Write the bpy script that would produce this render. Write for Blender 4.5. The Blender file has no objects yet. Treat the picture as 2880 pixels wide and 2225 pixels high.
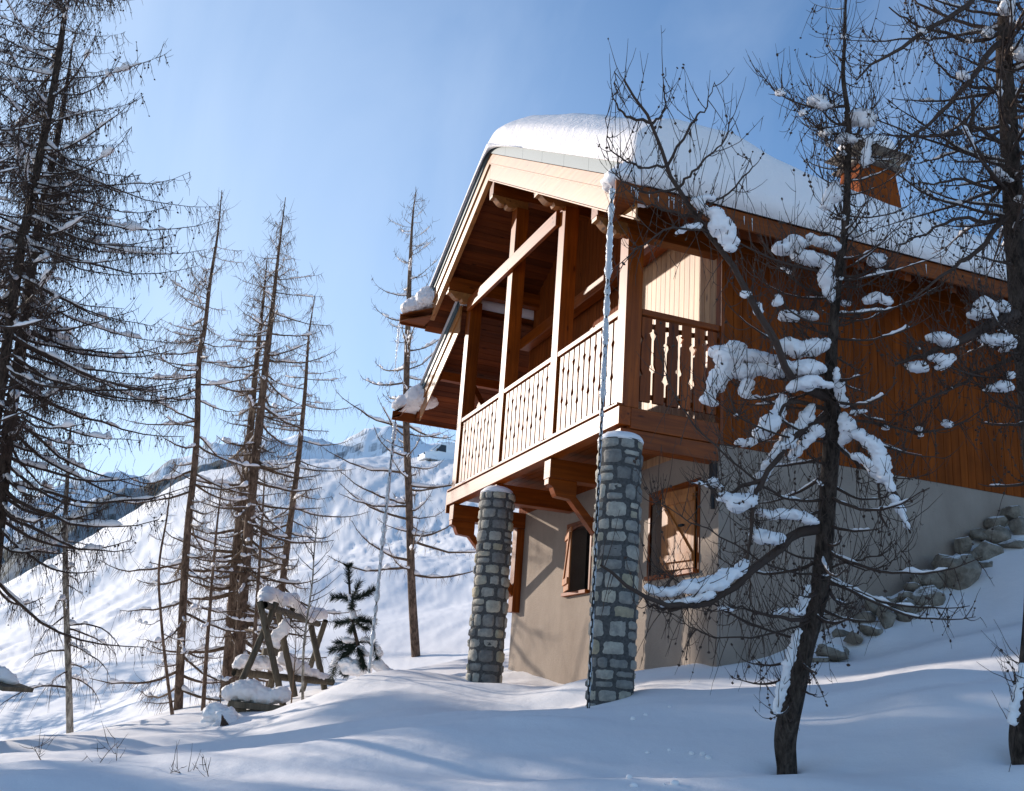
import bpy, math, random
import numpy as np
from mathutils import Matrix, Vector
C = bpy.context.scene.collection
scene = bpy.context.scene
# ------------------------------------------------------------------ camera
CAM = np.array([-4.57085, -9.05194, -2.99742])
FWD = np.array([0.33491718, 0.89749475, 0.28693843])
RGT = np.array([0.92730869, -0.36796385, 0.06856527])
UPV = np.array([-0.16711994, -0.24311682, 0.95549209])
FPX = 2928.34
cd = bpy.data.cameras.new('camera'); cam = bpy.data.objects.new('camera', cd); C.objects.link(cam)
cam.matrix_world = Matrix(((RGT[0], UPV[0], -FWD[0], CAM[0]), (RGT[1], UPV[1], -FWD[1], CAM[1]), (RGT[2], UPV[2], -FWD[2], CAM[2]), (0, 0, 0, 1)))
cd.sensor_width = 36; cd.lens = 36 * FPX / 2880; cd.clip_start = 0.05; cd.clip_end = 30000
scene.camera = cam
# ------------------------------------------------------------------ world and sun
SUN = Vector((-1, 1.57, 0.53)).normalized()          # towards the sun
el = math.asin(SUN.z); az = math.atan2(SUN.x, SUN.y)
w = bpy.data.worlds.new('World'); scene.world = w; w.use_nodes = True
nt = w.node_tree; bg = nt.nodes['Background']
sky = nt.nodes.new('ShaderNodeTexSky'); sky.sky_type = 'NISHITA'; sky.sun_disc = False
sky.sun_elevation = el; sky.sun_rotation = az; sky.altitude = 1800; sky.air_density = 1.0; sky.dust_density = 0.8; sky.ozone_density = 2.0
tc = nt.nodes.new('ShaderNodeTexCoord'); mp = nt.nodes.new('ShaderNodeMapping'); mp.inputs['Scale'].default_value = (2.2, 1.0, 1.0); mp.inputs['Rotation'].default_value = (0.3, 0.2, 0.5)
nz = nt.nodes.new('ShaderNodeTexNoise'); nz.inputs['Scale'].default_value = 2.3; nz.inputs['Detail'].default_value = 7; nz.inputs['Roughness'].default_value = 0.52; nz.inputs['Distortion'].default_value = 0.5
rmp = nt.nodes.new('ShaderNodeValToRGB'); rmp.color_ramp.elements[0].position = 0.44; rmp.color_ramp.elements[1].position = 0.80
rmp.color_ramp.elements[1].color = (0.22, 0.22, 0.22, 1)
mx = nt.nodes.new('ShaderNodeMix'); mx.data_type = 'RGBA'; mx.inputs[7].default_value = (5.5, 6.3, 7.4, 1)
hz = nt.nodes.new('ShaderNodeVectorMath'); hz.operation = 'DOT_PRODUCT'; hv = Vector((-.42, .88, -.10)).normalized(); hz.inputs[1].default_value = hv
nt.links.new(tc.outputs['Generated'], hz.inputs[0])
hr = nt.nodes.new('ShaderNodeMapRange'); hr.interpolation_type = 'SMOOTHSTEP'; hr.inputs[1].default_value = .30; hr.inputs[2].default_value = 1.0; hr.inputs[3].default_value = .0; hr.inputs[4].default_value = .70
nt.links.new(hz.outputs['Value'], hr.inputs[0])
mh = nt.nodes.new('ShaderNodeMix'); mh.data_type = 'RGBA'; mh.inputs[7].default_value = (3.9, 4.8, 6.0, 1); nt.links.new(hr.outputs[0], mh.inputs[0])
gn = nt.nodes.new('ShaderNodeMix'); gn.data_type = 'RGBA'; gn.blend_type = 'MULTIPLY'; gn.inputs[0].default_value = 1; gn.inputs[7].default_value = (1.06, 1.24, 1.34, 1)
nt.links.new(sky.outputs[0], gn.inputs[6]); nt.links.new(gn.outputs[2], mh.inputs[6])
nt.links.new(tc.outputs['Generated'], mp.inputs[0]); nt.links.new(mp.outputs[0], nz.inputs[0]); nt.links.new(nz.outputs[0], rmp.inputs[0])
nt.links.new(rmp.outputs[0], mx.inputs[0]); nt.links.new(mh.outputs[2], mx.inputs[6]); nt.links.new(mx.outputs[2], bg.inputs[0])
bg.inputs[1].default_value = 0.15
sd = bpy.data.lights.new('sun', 'SUN'); sd.energy = 5.0; sd.angle = math.radians(0.6); sd.color = (1.0, 0.91, 0.80)
so = bpy.data.objects.new('sun', sd); C.objects.link(so); so.rotation_euler = (-SUN).to_track_quat('-Z', 'Y').to_euler()
scene.view_settings.view_transform = 'Standard'; scene.view_settings.look = 'None'; scene.view_settings.gamma = 1
scene.view_settings.exposure = 0.24
scene.cycles.max_bounces = 8; scene.cycles.diffuse_bounces = 4; scene.cycles.glossy_bounces = 3; scene.cycles.transmission_bounces = 8; scene.cycles.transparent_max_bounces = 12

# ------------------------------------------------------------------ helpers
rnd = random.Random(7); rs = np.random.RandomState(11)
def at(x, y, D):                                     # photo pixel + distance along the view axis -> world point
    return CAM + (FWD + RGT * (x - 1440) / FPX - UPV * (y - 1112.5) / FPX) * D
def on(axis, val, x, y):
    d = FWD + RGT * (x - 1440) / FPX - UPV * (y - 1112.5) / FPX
    return CAM + d * (val - CAM[axis]) / d[axis]
def tag(o, label=None, cat=None, group=None, kind=None):
    for k, v in (('label', label), ('category', cat), ('group', group), ('kind', kind)):
        if v: o[k] = v
    return o
def empty(name, loc, label, cat, group=None):
    o = bpy.data.objects.new(name, None); C.objects.link(o); o.location = loc; o.empty_display_size = 0.2
    return tag(o, label, cat, group)
def raw_mesh(name, V, F, m, parent=None, smooth=False, tint=None):
    """V (n,3) world coordinates, F list/array of faces; parented objects keep world geometry"""
    me = bpy.data.meshes.new(name)
    V = np.asarray(V, dtype=np.float64)
    org = np.zeros(3)
    if parent is not None: org = np.array(parent.matrix_basis.translation)
    if parent is not None and parent.parent is not None: org = org + np.array(parent.parent.matrix_basis.translation)
    V = V - org
    if isinstance(F, np.ndarray):
        nf, k = F.shape
        me.vertices.add(len(V)); me.vertices.foreach_set('co', V.ravel().astype(np.float32))
        me.loops.add(nf * k); me.loops.foreach_set('vertex_index', F.ravel().astype(np.int32))
        me.polygons.add(nf); me.polygons.foreach_set('loop_start', np.arange(0, nf * k, k, dtype=np.int32))
        me.update(calc_edges=True)
    else:
        me.from_pydata(V.tolist(), [], [list(map(int, f)) for f in F]); me.update()
    if tint is not None:
        a = me.attributes.new('tint', 'FLOAT', 'FACE'); a.data.foreach_set('value', np.asarray(tint, dtype=np.float32))
    me.materials.append(m)
    if smooth: me.polygons.foreach_set('use_smooth', [True] * len(me.polygons))
    o = bpy.data.objects.new(name, me); C.objects.link(o)
    if parent is not None: o.parent = parent
    return o
class MB:
    def __init__(s): s.V = []; s.F = []; s.T = []
    def hexa(s, P, t=None):                          # 8 points: bottom ring 0-3, top ring 4-7
        n = len(s.V); s.V += [tuple(map(float, p)) for p in P]; t = rnd.random() if t is None else t
        for f in ((3, 2, 1, 0), (4, 5, 6, 7), (0, 1, 5, 4), (1, 2, 6, 5), (2, 3, 7, 6), (3, 0, 4, 7)):
            s.F.append(tuple(n + i for i in f)); s.T.append(t)
    def box(s, x0, x1, y0, y1, z0, z1, t=None):
        s.hexa([(x0, y0, z0), (x1, y0, z0), (x1, y1, z0), (x0, y1, z0), (x0, y0, z1), (x1, y0, z1), (x1, y1, z1), (x0, y1, z1)], t)
    def beam(s, a, b, wd, hg, up=(0, 0, 1), t=None):
        a = np.array(a, float); b = np.array(b, float); d = (b - a) / np.linalg.norm(b - a); u = np.array(up, float)
        sd_ = np.cross(d, u); sd_ /= np.linalg.norm(sd_); u = np.cross(sd_, d); sd_ = sd_ * wd / 2; u = u * hg / 2
        s.hexa([a - sd_ - u, a + sd_ - u, b + sd_ - u, b - sd_ - u, a - sd_ + u, a + sd_ + u, b + sd_ + u, b - sd_ + u], t)
    def prism(s, prof, axis, a0, a1, t=None):        # profile in the two other axes (in order), extruded along axis
        n = len(s.V); k = len(prof); t = rnd.random() if t is None else t
        for a in (a0, a1):
            for p in prof:
                q = [p[0], p[1]]; q.insert(axis, a); s.V.append(tuple(map(float, q)))
        s.F.append(tuple(n + i for i in range(k))[::-1]); s.F.append(tuple(n + k + i for i in range(k))); s.T += [t, t]
        for i in range(k):
            j = (i + 1) % k; s.F.append((n + i, n + j, n + k + j, n + k + i)); s.T.append(t)
    def build(s, name, m, parent=None, bevel=0, smooth=False):
        o = raw_mesh(name, s.V, s.F, m, parent, smooth, s.T)
        me = o.data
        import bmesh
        bm = bmesh.new(); bm.from_mesh(me); bmesh.ops.recalc_face_normals(bm, faces=bm.faces); bm.to_mesh(me); bm.free()
        if bevel:
            b = o.modifiers.new('bevel', 'BEVEL'); b.width = bevel; b.segments = 2; b.limit_method = 'ANGLE'; b.angle_limit = 0.6
        return o
def tubes(P, Rr, sides=3):
    """P (N,K,3), Rr (N,K) -> verts, quad faces"""
    P = np.asarray(P, float); N, K, _ = P.shape; Rr = np.broadcast_to(np.asarray(Rr, float), (N, K))
    T = np.gradient(P, axis=1); T /= (np.linalg.norm(T, axis=2, keepdims=True) + 1e-9)
    ref = np.where(np.abs(T[:, :1, 2:3]) > 0.9, np.array([[[1., 0, 0]]]), np.array([[[0, 0, 1.]]]))
    A = np.cross(T, ref); A /= (np.linalg.norm(A, axis=2, keepdims=True) + 1e-9); B = np.cross(T, A)
    ang = np.arange(sides) * 2 * math.pi / sides
    V = P[:, :, None, :] + Rr[:, :, None, None] * (A[:, :, None, :] * np.cos(ang)[None, None, :, None] + B[:, :, None, :] * np.sin(ang)[None, None, :, None])
    idx = np.arange(N * K * sides).reshape(N, K, sides)
    a = idx[:, :-1, :]; b = idx[:, 1:, :]; a2 = np.roll(a, -1, 2); b2 = np.roll(b, -1, 2)
    F = np.stack([a, a2, b2, b], -1).reshape(-1, 4)
    return V.reshape(-1, 3), F
class Acc:                                           # accumulates vertex/quad arrays into one mesh
    def __init__(s): s.V = []; s.F = []; s.n = 0
    def add(s, V, F): s.V.append(V); s.F.append(F + s.n); s.n += len(V)
    def tube(s, P, R_, sides=3):
        P = np.asarray(P, float)
        if P.ndim == 2: P = P[None]; R_ = np.asarray(R_, float)[None]
        if len(P): s.add(*tubes(P, R_, sides))
    def build(s, name, m, parent=None, smooth=True, voxel=0):
        if not s.V: return None
        o = raw_mesh(name, np.concatenate(s.V), np.concatenate(s.F), m, parent, smooth)
        if voxel:                                    # fuse the lumps into one soft skin
            r = o.modifiers.new('fuse', 'REMESH'); r.mode = 'VOXEL'; r.voxel_size = voxel; r.use_smooth_shade = True
            q = o.modifiers.new('soften', 'SMOOTH'); q.iterations = 4; q.factor = .5
            t = bpy.data.textures.get('lumps') or bpy.data.textures.new('lumps', 'CLOUDS'); t.noise_scale = .06; t.noise_depth = 3
            dm = o.modifiers.new('crumble', 'DISPLACE'); dm.texture = t; dm.texture_coords = 'GLOBAL'; dm.strength = min(.05, voxel * 3.2); dm.mid_level = .5
            t2 = bpy.data.textures.get('crumbs') or bpy.data.textures.new('crumbs', 'CLOUDS'); t2.noise_scale = .018; t2.noise_depth = 2
            dm = o.modifiers.new('grain', 'DISPLACE'); dm.texture = t2; dm.texture_coords = 'GLOBAL'; dm.strength = min(.02, voxel * 1.6); dm.mid_level = .5
        return o
# value noise on arrays
def vnoise(x, y, seed=0):
    xi = np.floor(x).astype(np.int64); yi = np.floor(y).astype(np.int64); xf = x - xi; yf = y - yi
    def h(a, b):
        v = (a * 374761393 + b * 668265263 + seed * 974634777) & 0xffffffff
        v = ((v ^ (v >> 13)) * 1274126177) & 0xffffffff
        return ((v ^ (v >> 16)) & 0xffff) / 65535.0
    u = xf * xf * (3 - 2 * xf); v = yf * yf * (3 - 2 * yf)
    return (h(xi, yi) * (1 - u) + h(xi + 1, yi) * u) * (1 - v) + (h(xi, yi + 1) * (1 - u) + h(xi + 1, yi + 1) * u) * v
def fbm(x, y, oct=4, seed=0, gain=.5):
    s = 0; a = 1; t = 0
    for i in range(oct): s = s + a * (vnoise(x, y, seed + i) - .5); t += a; a *= gain; x = x * 2.03 + 7.1; y = y * 2.03 + 3.7
    return s / t
def smooth_poly(pts, n):
    """Catmull-Rom resample of an (m,k) list to n rows"""
    P = np.asarray(pts, float); P = np.vstack([2 * P[0] - P[1], P, 2 * P[-1] - P[-2]]); m = len(P) - 3
    t = np.linspace(0, m - 1e-6, n); i = t.astype(int); f = (t - i)[:, None]
    a, b, c, d = P[i], P[i + 1], P[i + 2], P[i + 3]
    return 0.5 * ((2 * b) + (-a + c) * f + (2 * a - 5 * b + 4 * c - d) * f * f + (-a + 3 * b - 3 * c + d) * f ** 3)

# ------------------------------------------------------------------ materials
def new_mat(name, rough=0.7, spec=0.3):
    m = bpy.data.materials.new(name); m.use_nodes = True; b = m.node_tree.nodes['Principled BSDF']
    b.inputs['Roughness'].default_value = rough; b.inputs['Specular IOR Level'].default_value = spec
    return m, m.node_tree, b
def N(nt, typ, **kw):
    n = nt.nodes.new(typ)
    for k, v in kw.items():
        if k in n.inputs: n.inputs[k].default_value = v
        else: setattr(n, k, v)
    return n
def coords(nt, scale=(1, 1, 1)):
    g = nt.nodes.new('ShaderNodeNewGeometry'); mp = nt.nodes.new('ShaderNodeMapping'); mp.inputs['Scale'].default_value = scale
    nt.links.new(g.outputs['Position'], mp.inputs[0]); return mp.outputs[0]
def ramp(nt, src, stops):
    r = nt.nodes.new('ShaderNodeValToRGB'); e = r.color_ramp.elements
    while len(e) < len(stops): e.new(0.5)
    for q, (p, c) in zip(e, stops): q.position = p; q.color = (*c, 1)
    nt.links.new(src, r.inputs[0]); return r.outputs[0]
def bump(nt, b, src, strength, dist):
    n = nt.nodes.new('ShaderNodeBump'); n.inputs['Strength'].default_value = strength; n.inputs['Distance'].default_value = dist
    nt.links.new(src, n.inputs['Height'])
    prev = b.inputs['Normal'].links[0].from_socket if b.inputs['Normal'].links else None
    if prev: nt.links.new(prev, n.inputs['Normal'])
    nt.links.new(n.outputs[0], b.inputs['Normal'])
def wood(name, c0, c1, grain='z', rough=0.42, tint=0.5, groove=None, spec=0.5, coat=0.0):
    m, nt, b = new_mat(name, rough, spec)
    s = {'x': (1.2, 22, 22), 'y': (22, 1.2, 22), 'z': (22, 22, 1.2)}[grain]
    n1 = N(nt, 'ShaderNodeTexNoise', Scale=1.0, Detail=6, Roughness=0.6, Distortion=0.6); nt.links.new(coords(nt, s), n1.inputs[0])
    n2 = N(nt, 'ShaderNodeTexNoise', Scale=2.2, Detail=3, Roughness=0.6); nt.links.new(coords(nt), n2.inputs[0])
    vo = N(nt, 'ShaderNodeTexVoronoi', Scale=1.0); nt.links.new(coords(nt, {'x': (2.2, 7, 7), 'y': (7, 2.2, 7), 'z': (7, 7, 2.2)}[grain]), vo.inputs[0])
    knot = ramp(nt, vo.outputs['Distance'], [(0.05, (.35, .3, .28)), (0.13, (1, 1, 1))])
    col = ramp(nt, n1.outputs[0], [(0.3, c0), (0.72, c1)])
    at_ = N(nt, 'ShaderNodeAttribute', attribute_name='tint')
    mr = N(nt, 'ShaderNodeMapRange'); mr.inputs[3].default_value = 1 - tint * .55; mr.inputs[4].default_value = 1 + tint * .3; nt.links.new(at_.outputs['Fac'], mr.inputs[0])
    mr2 = N(nt, 'ShaderNodeMapRange'); mr2.inputs[1].default_value = .3; mr2.inputs[2].default_value = .7; mr2.inputs[3].default_value = .8; mr2.inputs[4].default_value = 1.12; nt.links.new(n2.outputs[0], mr2.inputs[0])
    mu = N(nt, 'ShaderNodeMath', operation='MULTIPLY'); nt.links.new(mr.outputs[0], mu.inputs[0]); nt.links.new(mr2.outputs[0], mu.inputs[1])
    v1 = N(nt, 'ShaderNodeVectorMath', operation='SCALE'); nt.links.new(col, v1.inputs[0]); nt.links.new(mu.outputs[0], v1.inputs['Scale'])
    v2 = N(nt, 'ShaderNodeVectorMath', operation='MULTIPLY'); nt.links.new(v1.outputs[0], v2.inputs[0]); nt.links.new(knot, v2.inputs[1])
    nt.links.new(v2.outputs[0], b.inputs['Base Color'])
    bump(nt, b, n1.outputs[0], 0.35, 0.004)
    if coat: b.inputs['Coat Weight'].default_value = coat; b.inputs['Coat Roughness'].default_value = 0.38
    return m
WC0, WC1 = (0.135, 0.027, 0.002), (0.30, 0.066, 0.005)
W_z = wood('varnished_pine_upright', WC0, WC1, 'z', coat=.14, spec=.12); W_y = wood('varnished_pine_across', WC0, WC1, 'y', coat=.14, spec=.12); W_x = wood('varnished_pine_along', WC0, WC1, 'x', spec=.2)
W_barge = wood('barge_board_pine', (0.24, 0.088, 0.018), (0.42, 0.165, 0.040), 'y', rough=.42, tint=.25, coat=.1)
W_shut = wood('shutter_pine', (0.24, 0.07, 0.012), (0.48, 0.17, 0.035), 'z', rough=.5, tint=.3)
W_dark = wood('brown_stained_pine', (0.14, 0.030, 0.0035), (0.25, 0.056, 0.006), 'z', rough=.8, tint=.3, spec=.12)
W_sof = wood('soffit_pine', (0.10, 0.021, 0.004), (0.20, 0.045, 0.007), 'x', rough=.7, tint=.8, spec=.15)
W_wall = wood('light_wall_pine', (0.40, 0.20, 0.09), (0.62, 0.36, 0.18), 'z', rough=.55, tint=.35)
W_grey = wood('weathered_timber', (0.085, 0.07, 0.05), (0.20, 0.165, 0.12), 'z', rough=.85, tint=.5, spec=.15)

def snow_mat(name, base=(0.85, 0.81, 0.80), fine=0.6, lump=0.0, crust=0.0):
    m, nt, b = new_mat(name, 0.75, 0.25); b.inputs['Base Color'].default_value = (*base, 1)
    n1 = N(nt, 'ShaderNodeTexNoise', Scale=55, Detail=6, Roughness=0.7); nt.links.new(coords(nt), n1.inputs[0]); bump(nt, b, n1.outputs[0], fine, 0.004)
    n2 = N(nt, 'ShaderNodeTexNoise', Scale=7, Detail=5, Roughness=0.55); nt.links.new(coords(nt), n2.inputs[0]); bump(nt, b, n2.outputs[0], 0.35, 0.02)
    if crust:
        n3 = N(nt, 'ShaderNodeTexNoise', Scale=5, Detail=7, Roughness=.62, Distortion=1.2); nt.links.new(coords(nt, (1, 1, .6)), n3.inputs[0]); bump(nt, b, n3.outputs[0], crust, 0.09)
    return m
M_snow = snow_mat('snow'); M_roofsnow = snow_mat('roof_snow', (0.85, 0.79, 0.77), crust=0.35)
M_bough = snow_mat('bough_snow', (0.85, 0.81, 0.80), 0.3)

def bark_mat(name, c0, c1, sc=14):
    m, nt, b = new_mat(name, 0.9, 0.15)
    n1 = N(nt, 'ShaderNodeTexNoise', Scale=1.0, Detail=7, Roughness=.7, Distortion=.8); nt.links.new(coords(nt, (sc * 2.6, sc * 2.6, sc * .55)), n1.inputs[0])
    n2 = N(nt, 'ShaderNodeTexNoise', Scale=sc * 1.2, Detail=6, Roughness=.65); nt.links.new(coords(nt, (1, 1, .5)), n2.inputs[0])
    mu = N(nt, 'ShaderNodeMath', operation='MULTIPLY'); nt.links.new(n1.outputs[0], mu.inputs[0]); nt.links.new(n2.outputs[0], mu.inputs[1])
    nt.links.new(ramp(nt, mu.outputs[0], [(0.17, c0), (0.36, c1)]), b.inputs['Base Color'])
    bump(nt, b, mu.outputs[0], 1.0, 0.03); return m
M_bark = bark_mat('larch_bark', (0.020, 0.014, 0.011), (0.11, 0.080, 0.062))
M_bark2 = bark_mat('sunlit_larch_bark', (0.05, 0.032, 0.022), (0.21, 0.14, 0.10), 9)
M_twig, nt_, b_ = new_mat('larch_twigs', 0.8, 0.2); b_.inputs['Base Color'].default_value = (0.115, 0.072, 0.045, 1)
M_twigd, nt_, b_ = new_mat('dark_larch_twigs', 0.8, 0.2); b_.inputs['Base Color'].default_value = (0.065, 0.042, 0.032, 1)
M_birch = bark_mat('pale_bark', (0.10, 0.085, 0.07), (0.50, 0.45, 0.38), 12)

def plaster():
    m, nt, b = new_mat('rough_plaster', 0.92, 0.2)
    n = N(nt, 'ShaderNodeTexNoise', Scale=45, Detail=4, Roughness=.7); nt.links.new(coords(nt), n.inputs[0])
    n2 = N(nt, 'ShaderNodeTexNoise', Scale=1.6, Detail=5, Roughness=.65); nt.links.new(coords(nt, (1, 1, .6)), n2.inputs[0])
    nt.links.new(ramp(nt, n2.outputs[0], [(0.3, (0.235, 0.185, 0.150)), (0.7, (0.335, 0.27, 0.22))]), b.inputs['Base Color'])
    bump(nt, b, n.outputs[0], 0.7, 0.012); return m
M_plaster = plaster()
def stone():
    m, nt, b = new_mat('pillar_stone', 0.75, 0.3)
    a = N(nt, 'ShaderNodeAttribute', attribute_name='tint')
    c = ramp(nt, a.outputs['Fac'], [(0.0, (0.17, 0.16, 0.15)), (0.35, (0.28, 0.265, 0.24)), (0.7, (0.39, 0.36, 0.31)), (0.93, (0.36, 0.30, 0.20)), (1.0, (0.46, 0.42, 0.35))])
    n = N(nt, 'ShaderNodeTexNoise', Scale=16, Detail=6, Roughness=.65); nt.links.new(coords(nt), n.inputs[0])
    k = ramp(nt, n.outputs[0], [(0.3, (.6, .6, .62)), (0.7, (1.25, 1.22, 1.15))])
    v = N(nt, 'ShaderNodeVectorMath', operation='MULTIPLY'); nt.links.new(c, v.inputs[0]); nt.links.new(k, v.inputs[1]); nt.links.new(v.outputs[0], b.inputs['Base Color'])
    bump(nt, b, n.outputs[0], 0.8, 0.02); return m
M_stone = stone()
M_mortar, nt_, b_ = new_mat('mortar', .95, .1); n_ = N(nt_, 'ShaderNodeTexNoise', Scale=40, Detail=4); nt_.links.new(coords(nt_), n_.inputs[0])
nt_.links.new(ramp(nt_, n_.outputs[0], [(.3, (.055, .052, .05)), (.7, (.11, .105, .10))]), b_.inputs['Base Color']); bump(nt_, b_, n_.outputs[0], .6, .01)
M_boulder, nt_, b_ = new_mat('granite_boulder', .85, .25); n_ = N(nt_, 'ShaderNodeTexNoise', Scale=9, Detail=8, Roughness=.7); nt_.links.new(coords(nt_), n_.inputs[0])
ge_ = nt_.nodes.new('ShaderNodeNewGeometry'); sx_ = nt_.nodes.new('ShaderNodeSeparateXYZ'); nt_.links.new(ge_.outputs['Normal'], sx_.inputs[0])
ad_ = N(nt_, 'ShaderNodeMath', operation='MULTIPLY_ADD'); nt_.links.new(n_.outputs[0], ad_.inputs[0]); ad_.inputs[1].default_value = .5; nt_.links.new(sx_.outputs['Z'], ad_.inputs[2])
mr_ = N(nt_, 'ShaderNodeMapRange'); mr_.inputs[1].default_value = 1.02; mr_.inputs[2].default_value = 1.12; nt_.links.new(ad_.outputs[0], mr_.inputs[0])
mm_ = nt_.nodes.new('ShaderNodeMix'); mm_.data_type = 'RGBA'; mm_.inputs[7].default_value = (.82, .80, .79, 1); nt_.links.new(mr_.outputs[0], mm_.inputs[0])
nt_.links.new(ramp(nt_, n_.outputs[0], [(.3, (.10, .08, .06)), (.5, (.22, .185, .145)), (.72, (.36, .31, .25))]), mm_.inputs[6]); nt_.links.new(mm_.outputs[2], b_.inputs['Base Color']); bump(nt_, b_, n_.outputs[0], .9, .04)
M_zinc, nt_, b_ = new_mat('zinc_flashing', .45, .5); b_.inputs['Base Color'].default_value = (.055, .09, .105, 1)
M_iron, nt_, b_ = new_mat('dark_iron', .5, .5); b_.inputs['Metallic'].default_value = .7; b_.inputs['Base Color'].default_value = (.035, .033, .032, 1)
M_black, nt_, b_ = new_mat('black_fitting', .6, .3); b_.inputs['Base Color'].default_value = (.012, .012, .014, 1)
M_ice, nt_, b_ = new_mat('ice', .2, .5); b_.inputs['Base Color'].default_value = (.93, .95, .97, 1); b_.inputs['Transmission Weight'].default_value = .45; b_.inputs['IOR'].default_value = 1.31
n_ = N(nt_, 'ShaderNodeTexNoise', Scale=45, Detail=4); nt_.links.new(coords(nt_), n_.inputs[0]); bump(nt_, b_, n_.outputs[0], .7, .01)
M_glass, nt_, b_ = new_mat('dark_glass', .08, .6); b_.inputs['Base Color'].default_value = (.015, .018, .02, 1)

# ------------------------------------------------------------------ ground: one sheet to the horizon
ctl = []
def cpx(x, y, D, dz=0): p = at(x, y, D); ctl.append((p[0], p[1], p[2] + dz))
for a in [(0, 2225, 6.0), (500, 2225, 5.7), (1000, 2225, 5.5), (1440, 2225, 5.5), (2000, 2225, 5.4), (2500, 2225, 5.4), (2880, 2225, 5.4),
          (0, 2104, 11), (196, 2071, 12), (363, 2046, 13), (501, 2024, 14), (650, 1997, 14.6), (800, 1990, 14.8), (926, 1940, 17.5), (250, 2130, 8.5), (600, 2150, 8.3), (700, 2062, 11), (850, 2015, 13),
          (1033, 1908, 12.3), (1150, 1905, 12.8), (1370, 1918, 12.5), (1500, 1935, 12.7), (1640, 1943, 12.8), (2006, 1890, 10.2), (1660, 1998, 9.2), (1790, 1940, 9.5), (1850, 1925, 9.6),
          (1600, 2050, 8), (1700, 2080, 7.5), (1450, 2000, 10), (1300, 1955, 11), (1440, 2120, 6.6), (1200, 2050, 8.2), (1100, 1985, 9.8), (1000, 2100, 7.2), (960, 2010, 10.3),
          (2210, 2140, 6.2), (2060, 1925, 9.4), (2200, 1985, 7.9), (2400, 2010, 7.2), (2860, 2140, 5.8), (2880, 1850, 7.6), (2650, 1850, 8.0), (2500, 1950, 7.3),
          (2295, 1862, 9.92), (2389, 1851, 10.0), (2474, 1772, 10.28), (2573, 1750, 10.45), (2663, 1690, 10.68), (2730, 1676, 10.8), (2802, 1605, 11.0), (2880, 1560, 11.2)]: cpx(*a)
for a in [(40, 2125, 16), (300, 2085, 18), (500, 2055, 19), (100, 2080, 31), (400, 2025, 26), (650, 1960, 22), (900, 1915, 24), (1060, 1900, 18), (1200, 1900, 20), (1174, 1886, 27),
          (0, 1900, 50), (0, 1730, 80), (44, 1653, 95), (145, 1581, 100), (240, 1523, 105), (378, 1436, 110), (508, 1349, 115), (646, 1316, 118), (762, 1298, 118), (999, 1298, 112), (1150, 1287, 104), (1290, 1286, 100), (1450, 1270, 100),
          (300, 1950, 38), (300, 1800, 55), (300, 1640, 82), (600, 1880, 34), (600, 1700, 52), (600, 1450, 88), (900, 1780, 36), (900, 1600, 52), (900, 1400, 86), (1250, 1700, 42), (1280, 1450, 74), (1200, 1560, 58)]: cpx(*a)
for x, D in ((-300, 120), (0, 145), (300, 150), (646, 150), (900, 150), (1150, 145), (1450, 140)): cpx(x, 1440 if x > 500 else 1750, D, -6)
ctl += [(-4.6, -9.0, -4.3), (-5, -13, -4.7), (-11, -9, -4.8), (0, -12, -3.9), (5, -12, -2.4), (8, -5, -.9), (10, -1, .4), (20, 0, 4), (22, -18, 2.5), (-22, 0, -6), (-40, -20, -9), (0, -45, -8), (40, -40, 0), (60, 10, 14), (8, 14, -.6), (16, 12, 2.0), (3, 8.5, -1.9),
        (60, 60, 22), (130, 60, 34), (130, -60, 20), (0, -150, -25), (-130, -60, -25), (-120, 40, -16), (-100, 110, -14), (120, 140, 40), (0.6, -.2, -2.66), (4.5, .6, -.6), (1.6, 1.5, -2.4), (5, 5, -1.0)]
ctl = np.array(ctl)
def tps_fit(P, lam=0.02):
    n = len(P); d = np.linalg.norm(P[:, None, :2] - P[None, :, :2], axis=2); K = np.where(d > 0, d * d * np.log(d + 1e-12), 0) + lam * np.eye(n)
    Q = np.hstack([np.ones((n, 1)), P[:, :2]]); A = np.vstack([np.hstack([K, Q]), np.hstack([Q.T, np.zeros((3, 3))])])
    return np.linalg.solve(A, np.concatenate([P[:, 2], np.zeros(3)]))
TW = tps_fit(ctl)
def tps(x, y):
    out = np.empty(x.shape)
    xf = x.ravel(); yf = y.ravel(); o = out.ravel()
    for i in range(0, len(xf), 20000):
        dx = xf[i:i + 20000, None] - ctl[None, :, 0]; dy = yf[i:i + 20000, None] - ctl[None, :, 1]; r2 = dx * dx + dy * dy
        o[i:i + 20000] = (0.5 * r2 * np.log(r2 + 1e-12)) @ TW[:-3] + TW[-3] + TW[-2] * xf[i:i + 20000] + TW[-1] * yf[i:i + 20000]
    return o.reshape(x.shape)
pits = [(at(2210, 2147, 6.2), .10, .07), (at(2868, 2150, 5.8), .13, .08)]
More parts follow.
